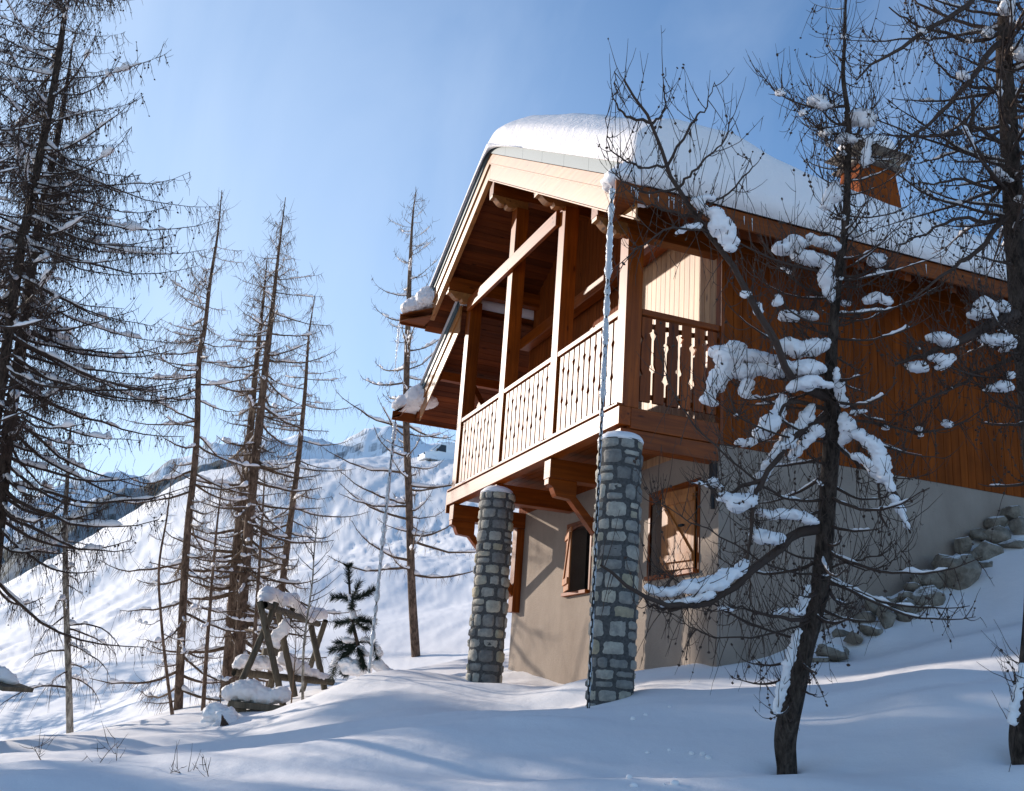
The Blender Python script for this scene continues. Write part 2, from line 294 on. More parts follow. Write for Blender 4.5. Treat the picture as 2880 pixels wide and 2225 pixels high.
def ground(x, y):
    x = np.asarray(x, float); y = np.asarray(y, float)
    r = np.hypot(x - CAM[0], y - CAM[1])
    z = tps(x, y)
    far = np.clip((r - 165) / 250, 0, 1); far = far * far * (3 - 2 * far)
    z = np.where(r > 165, z * (1 - far) + far * (-30 + 25 * fbm(x / 300, y / 300, 4, 5)), z)
    near = np.clip(1 - (r - 16) / 8, 0, 1)
    u = (x * .848 - y * .53); v = (x * .53 + y * .848)
    z = z + near * (0.36 * fbm(u / 3.1, v / 1.25, 3, 2) + 0.035 * fbm(x * 1.3, y * 1.3, 3, 9) + 0.012 * fbm(x * 7, y * 7, 3, 12))
    mid = np.clip((r - 22) / 14, 0, 1) * np.clip((260 - r) / 80, 0, 1)
    hu = x * .55 + y * .83; hv_ = x * .83 - y * .55; lump = fbm(hu / 8.0 + 1.5 * fbm(x / 12, y / 12, 2, 8), hv_ / 2.6 + 2.0 * fbm(x / 10, y / 10, 2, 9), 6, 21, .62)
    grow = np.clip((r - 30) / 40, 0.25, 1)
    mask = np.clip(.5 + 2.2 * fbm(x / 16, y / 16, 2, 44), 0, 1)
    hv2 = hv_ + 1.6 * fbm(x / 9, y / 9, 3, 46)
    z = z + mid * grow * (.85 * lump + 0.34 * mask * fbm(hu * .12, hv2 * .9, 4, 35) + (.12 + .40 * (1 - mask)) * fbm(x * 1.1, y * 1.1, 5, 33, .62) + 1.2 * fbm(x / 14, y / 14, 3, 41))
    for p, rad, dep in pits:
        d = np.hypot(x - p[0], y - p[1]); z = z - dep * np.exp(-(d / rad) ** 2) + .015 * np.exp(-((d - .3) / .12) ** 2)
    return z
caz = math.atan2(FWD[0], FWD[1])
angs = np.concatenate([np.linspace(-32, 34, 620), np.linspace(34, 328, 130)[1:-1]]); angs = np.radians(angs) + caz
rad = np.concatenate([[0.05, .3, .7], 1.2 * 1.0115 ** np.arange(440)]); rad = np.concatenate([rad, rad[-1] * 1.09 ** np.arange(1, 46)])
A_, R_ = np.meshgrid(angs, rad); GX = CAM[0] + R_ * np.sin(A_); GY = CAM[1] + R_ * np.cos(A_); GZ = ground(GX, GY)
nr, na = GX.shape; idx = np.arange(nr * na).reshape(nr, na)
Fg = np.stack([idx[:-1], idx[1:], np.roll(idx, -1, 1)[1:], np.roll(idx, -1, 1)[:-1]], -1).reshape(-1, 4)
g = raw_mesh('snow_ground', np.stack([GX, GY, GZ], -1).reshape(-1, 3), Fg[:, ::-1].copy(), M_snow, None, True); tag(g, kind='structure')
def gz(x, y): return float(ground(np.array([x]), np.array([y]))[0])

# mountains and wooded ridge
def mt_mat(name, rock, snow, lo, hi, sc):
    m, nt, b = new_mat(name, .9, .1)
    ge = nt.nodes.new('ShaderNodeNewGeometry'); sx = nt.nodes.new('ShaderNodeSeparateXYZ'); nt.links.new(ge.outputs['True Normal'], sx.inputs[0])
    n = N(nt, 'ShaderNodeTexNoise', Scale=sc, Detail=8, Roughness=.7); nt.links.new(coords(nt), n.inputs[0])
    ad = N(nt, 'ShaderNodeMath', operation='MULTIPLY_ADD'); nt.links.new(n.outputs[0], ad.inputs[0]); ad.inputs[1].default_value = .6; nt.links.new(sx.outputs['Z'], ad.inputs[2])
    nt.links.new(ramp(nt, ad.outputs[0], [(lo, rock), (hi, snow)]), b.inputs['Base Color']); return m
def ridge(name, prof, D0, D1, base, m, amp, seed, nu=420, nv=90, nsc=1.0):
    prof = sorted(prof); xs = np.array([p[0] for p in prof], float); ys = np.array([p[1] for p in prof], float)
    U = np.linspace(xs[0], xs[-1], nu); Y = np.interp(U, xs, ys); Vv = np.linspace(0, 1.45, nv)
    top = np.array([at(u, y, D1) for u, y in zip(U, Y)]); bot = np.array([at(u, 1900, D0) for u in U])
    P = np.empty((nv, nu, 3))
    for i, v in enumerate(Vv):
        P[i, :, :2] = bot[:, :2] + (top[:, :2] - bot[:, :2]) * v
        h = v if v <= 1 else 2 - v
        P[i, :, 2] = base + (top[:, 2] - base) * h ** 1.15
    X = P[:, :, 0] / nsc; Yy = P[:, :, 1] / nsc
    r_ = 1 - np.abs(fbm(X, Yy, 6, seed, .55)) * 4
    P[:, :, 2] += amp * (r_ - .6) * np.minimum(1, Vv * 1.5)[:, None]
    idx = np.arange(nv * nu).reshape(nv, nu); F = np.stack([idx[:-1, :-1], idx[:-1, 1:], idx[1:, 1:], idx[1:, :-1]], -1).reshape(-1, 4)
    o = raw_mesh(name, P.reshape(-1, 3), F, m, None, False); tag(o, kind='structure'); return o
M_mt = mt_mat('mountain', (.10, .11, .13), (.80, .83, .88), .78, .95, .012)
ridge('mountains', [(-900, 1500), (-300, 1420), (0, 1400), (150, 1370), (300, 1335), (400, 1355), (500, 1290), (600, 1255), (690, 1245), (737, 1228), (765, 1219), (800, 1236), (845, 1228), (895, 1250), (926, 1250), (960, 1241), (995, 1219), (1029, 1203), (1091, 1199), (1150, 1208), (1184, 1224), (1228, 1248), (1330, 1275), (1500, 1290), (2300, 1330)], 1500, 2900, -60, M_mt, 55, 77, nsc=420)
M_wood = mt_mat('wooded_ridge', (.02, .028, .024), (.24, .26, .28), .80, 1.30, .11)
ridge('wooded_hill', [(-700, 1700), (-200, 1600), (0, 1560), (150, 1480), (300, 1400), (450, 1352), (560, 1310), (700, 1297), (900, 1303), (1200, 1330)], 320, 620, -45, M_wood, 9, 5, nsc=60)

# ------------------------------------------------------------------ the chalet
d = 1.143; PW = .187; PY = [0, 1.763, 3.527, 5.29]; RY = 3.65; S = .57
def roof_top(Y): return 4.56 - S * abs(Y - RY)
def roof_bot(Y): return 4.40 - S * abs(Y - RY)
house = empty('chalet', (1.14, 2.8, -2.7), 'wooden chalet with a carved balcony, stone pillars and deep snow on its roof', 'chalet')
# walls
mb = MB(); X0, X1, YB = d, d + .3, 5.6
def wbox(y0, y1, z0, z1): mb.box(X0, X1, y0, y1, z0, z1, .5)
mb.box(X0, X1, 0, .40, -4, -.2, .5); wbox(.40, 1.42, -4, -1.48); wbox(.40, 1.42, -.56, -.2); wbox(1.42, 3.0, -4, -.2); wbox(3.0, 3.70, -4, -1.5); wbox(3.0, 3.70, -.62, -.2); wbox(3.70, YB, -4, -.2)
mb.box(X1, 16, 0, .3, -4, -.225, .5); mb.box(X1, 16, YB - .3, YB, -4, -.225, .5)
wall = mb.build('plaster_wall', M_plaster, house)
# upper walls in boards, dark where the balcony's shade is put into their colour
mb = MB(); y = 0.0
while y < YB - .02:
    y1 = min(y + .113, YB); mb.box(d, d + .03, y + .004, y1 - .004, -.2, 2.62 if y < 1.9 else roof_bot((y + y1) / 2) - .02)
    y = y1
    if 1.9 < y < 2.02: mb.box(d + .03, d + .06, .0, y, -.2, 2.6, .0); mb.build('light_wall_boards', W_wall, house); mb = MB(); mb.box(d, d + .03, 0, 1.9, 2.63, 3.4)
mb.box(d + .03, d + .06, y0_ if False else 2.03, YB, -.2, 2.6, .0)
mb.build('shaded_wall_boards', W_dark, house)
for (y0, y1) in ((2.25, 3.05), (3.25, 4.05)):
    mb = MB(); mb.box(d - .03, d - .002, y0 - .07, y0, 0, 2.1); mb.box(d - .03, d - .002, y1, y1 + .07, 0, 2.1); mb.box(d - .03, d - .002, y0, y1, 2.03, 2.1); mb.box(d - .028, d - .002, y0, y1, .0, .35); mb.box(d - .028, d - .002, (y0 + y1) / 2 - .03, (y0 + y1) / 2 + .03, .352, 2.03)
    dr = mb.build('balcony_door', W_z, house, .003); mb = MB(); mb.box(d - .012, d - .008, y0 + .002, y1 - .002, .355, 2.027); mb.build('pane', M_glass, dr)
mb = MB(); x = d + .04
while x < 14:
    mb.box(x + .003, x + .11, -.012, .02, -.225, 2.32); x += .113
mb.box(d + .04, 14, .02, .05, -.225, 2.3, .0)
mb.box(d + .06, 14, YB - .03, YB, -.225, 3.2, .3)
mb.build('side_cladding', W_dark, house)
mb = MB(); mb.box(d - .004, d + .037, -.016, .09, -.226, 2.3, .6); mb.build('corner_board', W_z, house)
# deck and beams
mb = MB(); mb.box(-.035, .10, -.004, 5.56, -.1955, 0, .75); fas = mb.build('balcony_fascia', W_y, house, .006)
mb = MB(); mb.box(-.06, .02, .0, 5.50, .003, .028, .7)
led = mb.build('balcony_sill', W_y, house, .004)
acc = Acc()
for y0, y1 in ((.2, 1.7), (1.98, 3.45), (3.74, 5.2)):
    n = 40; yy = np.linspace(y0, y1, n); P = np.stack([np.full(n, -.025), yy, .034 + .012 * fbm(yy * 7, yy, 3, 3)], -1); r = .022 + .02 * np.clip(fbm(yy * 4, yy * 2, 3, 5) + .15, 0, 1); r[0] = r[-1] = .002
    acc.tube(P, r, 8)
sl = acc.build('snow_line', M_snow, led)
mb = MB(); mb.box(-.03, .16, 5.562, 5.60, -.30, .03, .1); mb.build('fascia_end_board', W_z, house)
mb = MB(); mb.box(.102, d + .004, -.002, .12, -.222, .0, .55); mb.build('side_beam', W_x, house, .006)
for py in PY[1:]: mb = MB(); mb.box(-.0, d - .002, py, py + PW, -.43, -.2, .4); mb.build('floor_beam', W_x, house, .006)
mb = MB(); mb.box(.0, d + .03, .012, PW, -.41, -.226, .45); mb.build('floor_beam', W_x, house, .006)
mb = MB()
for i in range(9):
    x = .11 + i * .114; mb.box(x, x + .11, .125, 5.5, -.10, -.065)
mb.box(.105, d - .003, .13, 5.5, -.06, -.045, .2)
mb.build('balcony_floor', W_y, house)
# corbels with braces under the balcony
for i, py in enumerate((1.763, 5.29)):
    a, b = py + .03, py + PW - .03
    mb = MB(); mb.prism([(.0, -.43), (.0, -.50), (.06, -.53), (.09, -.60), (.11, -.63), (.30, -.645), (.36, -.60), (.36, -.43)], 1, a, b, .6); mb.build('corbel', W_x, house, .004)
    mb = MB(); mb.prism([(.26, -.62), (.36, -.60), (1.02, -1.28), (1.02, -1.44)], 1, a + .01, b - .01, .6); mb.build('brace', W_x, house, .004)
    mb = MB(); mb.box(1.02, d - .002, a - .02, b + .02, -1.66, -.44, .35); mb.build('wall_post', W_z, house, .004)
# posts
for i, (py, top) in enumerate(zip(PY, (1.915, 3.03, 3.80, 2.98))):
    mb = MB(); mb.box(.0, PW, py, py + PW, .001, top); mb.build('balcony_post', W_z, house, .005)
# tie beams
mb = MB(); mb.box(-.055, -.002, 1.93, 5.33, 2.82, 3.02, .8); o = mb.build('tie_beam', W_y, house, .006)
for yy, zz in ((2.02, 2.90), (2.05, 2.97), (3.60, 2.86)):
    mb = MB(); mb.prism([(yy + .011 * math.cos(t), zz + .011 * math.sin(t)) for t in np.linspace(0, 2 * math.pi, 9)[:-1]], 0, -.0565, -.05, 0); mb.build('bolt', M_black, o)
mb = MB(); mb.box(.93, 1.09, .4, 5.5, 2.42, 2.60, .7); mb.build('rear_tie_beam', W_y, house, .006)
for a_, b_2 in (((1.02, 3.65, 2.6), (1.02, 3.65, 4.3)), ((1.02, 1.85, 0), (1.02, 1.85, 3.2))): mb = MB(); mb.beam(a_, b_2, .16, .16); mb.build('inner_strut', W_z, house)
# side opening head beam
mb = MB(); mb.box(.0, d + .05, .004, .16, 1.918, 2.14, .4); mb.box(.2, d + .05, .02, .14, 2.145, 2.42, .2); mb.box(d+.06, 14, -.03, .14, 2.0, 2.42, .3); mb.build('wall_plate', W_x, house, .006)
# purlins with scrolled ends
for i, (py, top) in enumerate(zip(PY[:3] + [5.29], (1.915, 3.03, 3.80, 2.98))):
    zt = roof_bot(py + (0 if py < RY - .3 else PW)) - .03
    if i == 2: zt = roof_bot(py) - .03
    zt = min(zt, top + .42)
    a, b = py + .012, py + PW - .012
    mb = MB(); mb.box(-.372, 14 if i != 0 else 2, a, b, top + .13, zt, .4)
    p = mb.build('purlin', W_x, house, .004)
    prof = [(-.372, top + .127), (-.372, top + .08)] + [(-.372 + .05 + .17 * t, top + .08 - .045 * t - .05 * math.sin(t * math.pi * .9)) for t in np.linspace(0, 1, 7)] + [(-.13, top - .02), (-.06, top - .02), (-.004, top + .004), (.18, top + .004), (.18, top + .127)]
    mb = MB(); mb.prism(prof, 1, a + .02, b - .02, .7); mb.build('scroll_bracket', W_barge, p, .003)
# railings with sawn cut-outs
def gap(z, k, sc):
    h = .58 + (.07, -.02, .05, -.06)[k % 4] ; g = .0185 * sc
    u = z - h
    if .16 < u < .24: g += sc * .030 * (1 - abs(u - .22) / .07 if u < .22 else max(0, (.24 - u) / .02))
    if .02 < u <= .16: g += sc * .003
    if -.20 < u < -.12: g += sc * .030 * (1 - abs(u + .18) / .07 if u > -.18 else max(0, (u + .20) / .02))
    if -.12 <= u < -.02: g += sc * .003
    return g
def rail_panel(a0, a1, axis, pos, name, n, sc, first, par):
    mb = MB(); pw = (a1 - a0) / n; zs = sorted(set([.095, 1.015] + list(np.linspace(.1, 1.01, 46))))
    for i in range(n):
        L = a0 + i * pw; Rr = L + pw; t = rnd.random()
        prof = [(L + gap(z, first + i, sc), z) for z in zs] + [(Rr - gap(z, first + i + 1, sc), z) for z in zs[::-1]]
        V0 = len(mb.V); k = len(prof); m_ = len(zs)
        for q in (pos, pos + .034):
            for p in prof:
                v = [p[0], p[1]]; v.insert(axis, q) ; mb.V.append(tuple(map(float, v)))
        for r in range(m_ - 1):                       # quads between left and right edges keep the sheet well formed
            l0, l1, r1, r0 = r, r + 1, k - 2 - r, k - 1 - r
            mb.F += [(V0 + l0, V0 + l1, V0 + r1, V0 + r0), (V0 + k + l0, V0 + k + r0, V0 + k + r1, V0 + k + l1)]; mb.T += [t, t]
        for r in range(k):
            q = (r + 1) % k; mb.F.append((V0 + r, V0 + q, V0 + k + q, V0 + k + r)); mb.T.append(t)
    return mb.build(name, W_z, par)
ofs = 0
for i in range(3):
    a0, a1 = PY[i] + PW + .004, PY[i + 1] - .004
    rl = rail_panel(a0, a1, 0, .03, 'railing_panel', 11, .9, ofs, house); ofs += 3
    mb = MB(); mb.box(.005, .085, a0 - .003, a1 + .003, 1.03, 1.095, .8); mb.build('handrail', W_y, house, .006)
    for zz in (.14, .92): mb = MB(); mb.box(.066, .092, a0, a1, zz, zz + .05, .1); mb.build('back_rail', W_y, rl)
for yy in (.03, 5.42):
    sp = rail_panel(PW + .004, d - .004, 1, yy, 'railing_panel', 6, 1.0, 1, house)
    mb = MB(); mb.box(PW + .003, d - .003, yy - .025, yy + .055, 1.03, 1.095, .5); mb.build('handrail', W_x, house, .006)
    for zz in (.14, .92): mb = MB(); mb.box(PW + .004, d - .004, yy + .036, yy + .06, zz, zz + .05, .1); mb.build('back_rail', W_x, sp)
# ground floor windows with shutters
def window(y0, y1, z0, z1, lit_side, label):
    mb = MB(); t = .045
    mb.box(X0 - .012, X0 + .02, y0 - t, y0, z0 - t, z1 + t); mb.box(X0 - .012, X0 + .02, y1, y1 + t, z0 - t, z1 + t)
    mb.box(X0 - .014, X0 + .02, y0, y1, z1, z1 + t); mb.box(X0 - .06, X0 + .02, y0 - .02, y1 + .02, z0 - t, z0, .9)
    # arched head board
    prof = [(y0, z1)] + [(y0 + (y1 - y0) * s, z1 - .10 + .07 * math.sin(math.pi * s)) for s in np.linspace(0, 1, 12)] + [(y1, z1)]
    mb.prism(prof, 0, X0 - .006, X0 + .012, .5)
    w_ = mb.build('window', W_z, house, .003); w_['label'] = label
    mb = MB(); mb.box(X0 + .27, X0 + .28, y0 + .001, y1 - .001, z0 + .001, z1 - .001); mb.build('pane', M_glass, w_)
    ym = (y0 + y1) / 2 + (.06 if lit_side == 'right' else -.06)
    def leaf(a, b, xa, xb, nm):
        # a vertical-board leaf from (xa,a) to (xb,b) with a Z brace
        m2 = MB(); k = 5; v = np.array([xb - xa, b - a]); L = np.hypot(*v); v /= L; nn = np.array([-abs(v[1]), v[0] * np.sign(v[1])])
        def pt(s, o, z): return (xa + v[0] * s + nn[0] * o, a + v[1] * s + nn[1] * o, z)
        def blk(s0, s1, o0, o1, za, zb, t=None): m2.hexa([pt(s0, o0, za), pt(s1, o0, za), pt(s1, o1, za), pt(s0, o1, za), pt(s0, o0, zb), pt(s1, o0, zb), pt(s1, o1, zb), pt(s0, o1, zb)], t)
        for i in range(k): blk(i * L / k + .002, (i + 1) * L / k - .002, 0, .02, z0 + .01, z1 - .05)
        for za in (z0 + .09, z1 - .20): blk(.01, L - .01, .021, .042, za, za + .08, .7)
        q = .055; m2.hexa([pt(.02, .021, z0 + .17), pt(.02 + q, .021, z0 + .17), pt(.02 + q, .040, z0 + .17), pt(.02, .040, z0 + .17), pt(L - .02 - q, .021, z1 - .2), pt(L - .02, .021, z1 - .2), pt(L - .02, .040, z1 - .2), pt(L - .02 - q, .040, z1 - .2)], .8)
        o = m2.build(nm, W_shut, w_, .002)
        return o
    if lit_side == 'right':
        s1 = leaf(ym + .01, y1 - .01, X0 + .22, X0 + .22, 'shutter'); s2 = leaf(y0 + .01, ym - .01, X0 - .02, X0 - .10, 'shutter')
        mb = MB(); mb.box(X0 - .135, X0 - .10, y0 + .10, y0 + .18, (z0 + z1) / 2 - .012, (z0 + z1) / 2 + .012, 0); mb.build('latch', M_black, w_)
    else:
        s1 = leaf(y0 + .01, ym - .01, X0 + .22, X0 + .22, 'shutter'); s2 = leaf(y1 - .01, ym + .01, X0 - .02, X0 - .13, 'shutter')
    return w_
window(.40, 1.42, -1.48, -.56, 'right', 'arched window with one shaded and one sunlit shutter')
window(3.0, 3.70, -1.5, -.62, 'left', 'small window behind the pillar with a sunlit shutter ajar')
mb = MB(); mb.box(d - .05, d - .003, .03, .11, -.62, -.42, 0); mb.prism([(d - .03 + .022 * math.cos(t), .07 + .022 * math.sin(t)) for t in np.linspace(0, 6.28, 9)[:-1]], 2, -.9, -.62, 0); mb.build('downpipe', M_black, house)
# icicle-like drips on wall base left out; roof ------------------------------------------------
def slab(mb, ya, yb, zf, thick, x0, x1, t=None, dz=0):
    za, zb = zf(ya) + dz, zf(yb) + dz
    mb.hexa([(x0, ya, za - thick), (x1, ya, za - thick), (x1, yb, zb - thick), (x0, yb, zb - thick), (x0, ya, za), (x1, ya, za), (x1, yb, zb), (x0, yb, zb)], t)
YR0, YL0 = -.98, 6.50
mb = MB(); slab(mb, YR0 + .03, RY, roof_top, .05, -.385, 14, .5); slab(mb, RY, YL0 - .03, roof_top, .05, -.385, 14, .5)
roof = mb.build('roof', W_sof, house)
mb = MB()
for (a, b) in ((YR0 + .04, RY), (RY, YL0 - .04)):
    n = int((b - a) / .105)
    for i in range(n):
        y0 = a + (b - a) * i / n; y1 = a + (b - a) * (i + 1) / n; slab(mb, y0 + .003, y1 - .003, roof_bot, .02, -.38, 14)
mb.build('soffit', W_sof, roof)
# rafters seen under the eaves
for i in range(20):
    x = .35 + i * .62
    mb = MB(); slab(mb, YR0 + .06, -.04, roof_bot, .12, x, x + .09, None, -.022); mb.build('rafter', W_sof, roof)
def lin(c, y0): return lambda Y: c - S * abs(Y - y0)
mb = MB()
for ya, yb in ((-.93, RY), (RY, 6.02)):
    slab(mb, ya, yb, lin(4.60, RY), .165, -.425, -.388, .85)
    slab(mb, ya, yb, lin(4.432, RY), .25, -.408, -.388, .6)
    slab(mb, ya, yb, lin(4.445, RY), .018, -.432, -.409, 1.0)
    slab(mb, ya, yb, lin(4.19, RY), .02, -.428, -.36, 1.0)
barge = mb.build('barge_board', W_barge, roof, .003)
mb = MB()
for ya, yb in ((-.55, RY), (RY, 6.1)):
    n = int(abs(yb - ya) / .62)
    for i in range(n): slab(mb, ya + (yb - ya) * i / n + .002, ya + (yb - ya) * (i + 1) / n - .002, lin(4.77, RY), .165, -.446, -.428)
mb.build('verge_flashing', M_zinc, roof)
# eave fascias whose corners reach forward of the barge boards
def eave(yf, sgn, top, bot, x0, x1, parent, mat_):
    mb = MB(); mb.box(x0 + .0, x1, yf - .015, yf + .015, bot, top, .4)
    # splayed corner piece: soffit and top sheet
    mb.prism([(x0, yf - sgn * .016), (-.39 if x0 < -.45 else x0 + .3, yf - sgn * .016), (-.39 if x0 < -.45 else x0 + .3, yf - sgn * .62), (x0 + .1, yf - sgn * .2)], 2, bot + .03, bot + .05, .3)
    mb.prism([(x0, yf - sgn * .016), (-.39 if x0 < -.45 else x0 + .3, yf - sgn * .016), (-.39 if x0 < -.45 else x0 + .3, yf - sgn * .62), (x0 + .1, yf - sgn * .2)], 2, top - .03, top - .01, .3)
    return mb.build('eave_fascia', mat_, parent, .004)
W_fas = wood('eave_pine', (.12, .027, .004), (.25, .062, .008), 'x', spec=.2, rough=.7, tint=.4)
eave(YR0, -1, 1.90, 1.72, -.66, 14, roof, W_fas); eave(6.52, 1, 3.02, 2.84, -.80, 14, roof, W_fas)
# roof snow
def snow_slab(name, X, Y, topf, botf, parent, m):
    nx, ny = len(X), len(Y); XX, YY = np.meshgrid(X, Y, indexing='ij'); T = topf(XX, YY); B = botf(XX, YY)
    V = np.concatenate([np.stack([XX, YY, T], -1).reshape(-1, 3), np.stack([XX, YY, B], -1).reshape(-1, 3)])
    i1 = np.arange(nx * ny).reshape(nx, ny); i2 = i1 + nx * ny
    F = [np.stack([i1[:-1, :-1], i1[1:, :-1], i1[1:, 1:], i1[:-1, 1:]], -1).reshape(-1, 4), np.stack([i2[:-1, :-1], i2[:-1, 1:], i2[1:, 1:], i2[1:, :-1]], -1).reshape(-1, 4)]
    for a, b in ((i1[0], i2[0]), (i1[:, -1], i2[:, -1]), (i1[-1][::-1], i2[-1][::-1]), (i1[:, 0][::-1], i2[:, 0][::-1])):
        F.append(np.stack([a[:-1], a[1:], b[1:], b[:-1]], -1))
    return raw_mesh(name, V, np.concatenate(F), m, parent, True)
def edge_prof(dist, w_): q = np.clip(dist / w_, 0, 1); return np.sqrt(1 - (1 - q) ** 2)
def warp(a, lo, hi, w_, n1, n2):                     # denser rows near both ends
    return np.concatenate([lo + w_ * (1 - np.cos(np.linspace(0, math.pi / 2, n1))), np.linspace(lo + w_, hi - w_, n2)[1:-1], hi - w_ + w_ * np.sin(np.linspace(0, math.pi / 2, n1))])
def main_top(X, Y):
    base = 4.562 - S * (np.sqrt((Y - RY) ** 2 + .35 ** 2) - .02)
    t = np.interp(X, [-.5, 0, .7, 1.2, 1.6, 2.8, 3.3, 4.1, 4.6, 8, 14], [.62, .82, .84, .70, .63, .54, .50, .46, .40, .38, .38])
    t = t - .24 * np.clip((Y - RY) / 2.0, 0, 1) * np.clip((2.5 - X) / 2.5, 0, 1)
    t = t + .07 * fbm(X / 1.3, Y / 1.3, 4, 61) + .035 * fbm(X * 2.4, Y * 2.4, 3, 62)
    e = (.60 + .40 * edge_prof(X + .50, .55)) * edge_prof(X + .50, .10) * edge_prof(14.05 - X, .3) * edge_prof(Y + 1.04, .16) * edge_prof(6.60 - Y, .30)
    return base + .02 + t * e
def main_bot(X, Y): return 4.568 - S * np.abs(Y - RY) + np.where(X < -.40, .19, 0)
Xs = warp(0, -.49, 14.04, .45, 14, 150); Ys = warp(0, -1.03, 6.59, .34, 12, 90)
snow_slab('roof_snow', Xs, Ys, main_top, main_bot, roof, M_roofsnow)
def blob(acc, c, r, seed=0, n=16, rough=.18, flat=.0):
    """lumpy rounded ball of snow; c centre, r 3 radii"""
    th = np.linspace(0, math.pi, n); ph = np.linspace(0, 2 * math.pi, 2 * n + 1)[:-1]; T, Pp = np.meshgrid(th, ph, indexing='ij')
    dx, dy, dz = np.sin(T) * np.cos(Pp), np.sin(T) * np.sin(Pp), np.cos(T)
    k = 1 + rough * (2 * fbm(dx * 1.6 + seed * 3.1 + dz, dy * 1.6 - seed * 1.7 + dz * .7, 3, seed))
    dzz = np.where(dz < 0, dz * (1 - flat), dz)
    r = np.asarray(r, float)
    V = np.stack([c[0] + dx * r[0] * k, c[1] + dy * r[1] * k, c[2] + dzz * r[2] * k], -1); V[0] = V[0].mean(0); V[-1] = V[-1].mean(0)
    m_ = 2 * n; idx = np.arange(n * m_).reshape(n, m_); nx = np.roll(idx, -1, 1)
    acc.add(V.reshape(-1, 3), np.stack([idx[:-1], idx[1:], nx[1:], nx[:-1]], -1).reshape(-1, 4))
def corner_snow(y0, sgn, z, x0, parent):
    a = Acc()
    blob(a, (x0 + .22, y0 - sgn * .16, z + .06), (.24, .22, .20), 3, rough=.15, flat=.6); blob(a, (x0 + .45, y0 - sgn * .30, z + .16), (.30, .34, .28), 4, rough=.15, flat=.5)
    a.build('corner_snow', M_roofsnow, parent, voxel=.02)
corner_snow(6.54, 1, 3.02, -.82, roof); corner_snow(-1.0, -1, 1.90, -.70, roof)
# lower lean-to roof on the left side
def lo_top(Y): return 6.10 - S * Y
mb = MB(); slab(mb, 5.50, 7.75, lo_top, .05, -.06, 7, .4); low = mb.build('lower_roof', W_sof, house)
mb = MB()
n = 21
for i in range(n): slab(mb, 5.5 + 2.24 * i / n + .003, 5.5 + 2.24 * (i + 1) / n - .003, lambda Y: lo_top(Y) - .10, .02, -.06, 7)
mb.build('soffit', W_sof, low)
mb = MB(); slab(mb, 5.50, 7.33, lambda Y: 6.10 - S * Y, .165, -.105, -.07, .85); slab(mb, 5.50, 7.33, lambda Y: 5.932 - S * Y, .25, -.088, -.07, .6); slab(mb, 5.5, 7.33, lambda Y: 5.945 - S * Y, .018, -.112, -.089, 1)
mb.build('barge_board', W_barge, low, .003)
mb = MB(); slab(mb, 5.6, 7.4, lambda Y: 6.25 - S * Y, .145, -.126, -.108); mb.build('verge_flashing', M_zinc, low)
eave(7.72, 1, 1.72, 1.56, -.46, 7, low, W_fas)
mb = MB(); mb.box(-.02, 6, 6.45, 6.57, 2.02, 2.16, .8); mb.beam((.5, 6.5, 2.02), (.5, 5.62, 1.3), .1, .12); mb.build('purlin', W_x, low, .004)
Xs = warp(0, -.16, 7.04, .3, 10, 60); Ys = warp(0, 5.52, 7.82, .28, 10, 30)
snow_slab('lean_to_snow', Xs, Ys, lambda X, Y: 6.11 - S * Y + (.44 + .06 * fbm(X, Y, 4, 71)) * edge_prof(X + .17, .25) * edge_prof(7.83 - Y, .28), lambda X, Y: 6.105 - S * Y + np.where(X < -.08, .15, 0), low, M_roofsnow)
corner_snow(7.74, 1, 1.72, -.50, low)
# chimney
mb = MB(); zc = 4.7
mb.hexa([(5.80, 3.30, zc), (6.80, 3.30, zc), (6.80, 4.0, zc), (5.80, 4.0, zc), (5.94, 3.40, 6.08), (6.66, 3.40, 6.08), (6.66, 3.9, 6.08), (5.94, 3.9, 6.08)], .9)
chim = mb.build('chimney', W_dark, house, .01)
mb = MB(); mb.box(5.84, 6.80, 3.28, 4.02, 6.085, 6.13, .2)
for x in (5.98, 6.56): mb.box(x, x + .1, 3.36, 3.94, 6.13, 6.34, .1)
mb.hexa([(5.74, 3.2, 6.345), (6.92, 3.2, 6.345), (6.92, 4.1, 6.345), (5.74, 4.1, 6.345), (5.86, 3.3, 6.42), (6.8, 3.3, 6.42), (6.8, 4.0, 6.42), (5.86, 4.0, 6.42)], .5)
mb.build('chimney_cap', M_boulder, chim, .01)
a = Acc(); blob(a, (6.3, 3.65, 6.42), (.5, .4, .34), 8, rough=.2, flat=.9); a.build('chimney_snow', M_roofsnow, chim)
# icicles along the right eave
for i in range(24):
    x = -.5 + rnd.random() ** 1.7 * 4.5; L = .03 + rnd.random() * .13; a = Acc(); a.tube([(x, YR0 - .02, 1.86), (x, YR0 - .022, 1.86 - L * .5), (x + .003, YR0 - .022, 1.86 - L)], [.006, .004, .0008], 5)
    a.build('icicle', M_ice, roof)
a = Acc()
for (x0, y0, z0, L) in ((-.80, 6.5, 2.84, .95),): a.tube([(x0, y0, z0), (x0, y0, z0 - L * .4), (x0 + .01, y0, z0 - L)], [.022, .014, .003], 6)
a.build('icicle', M_ice, roof)

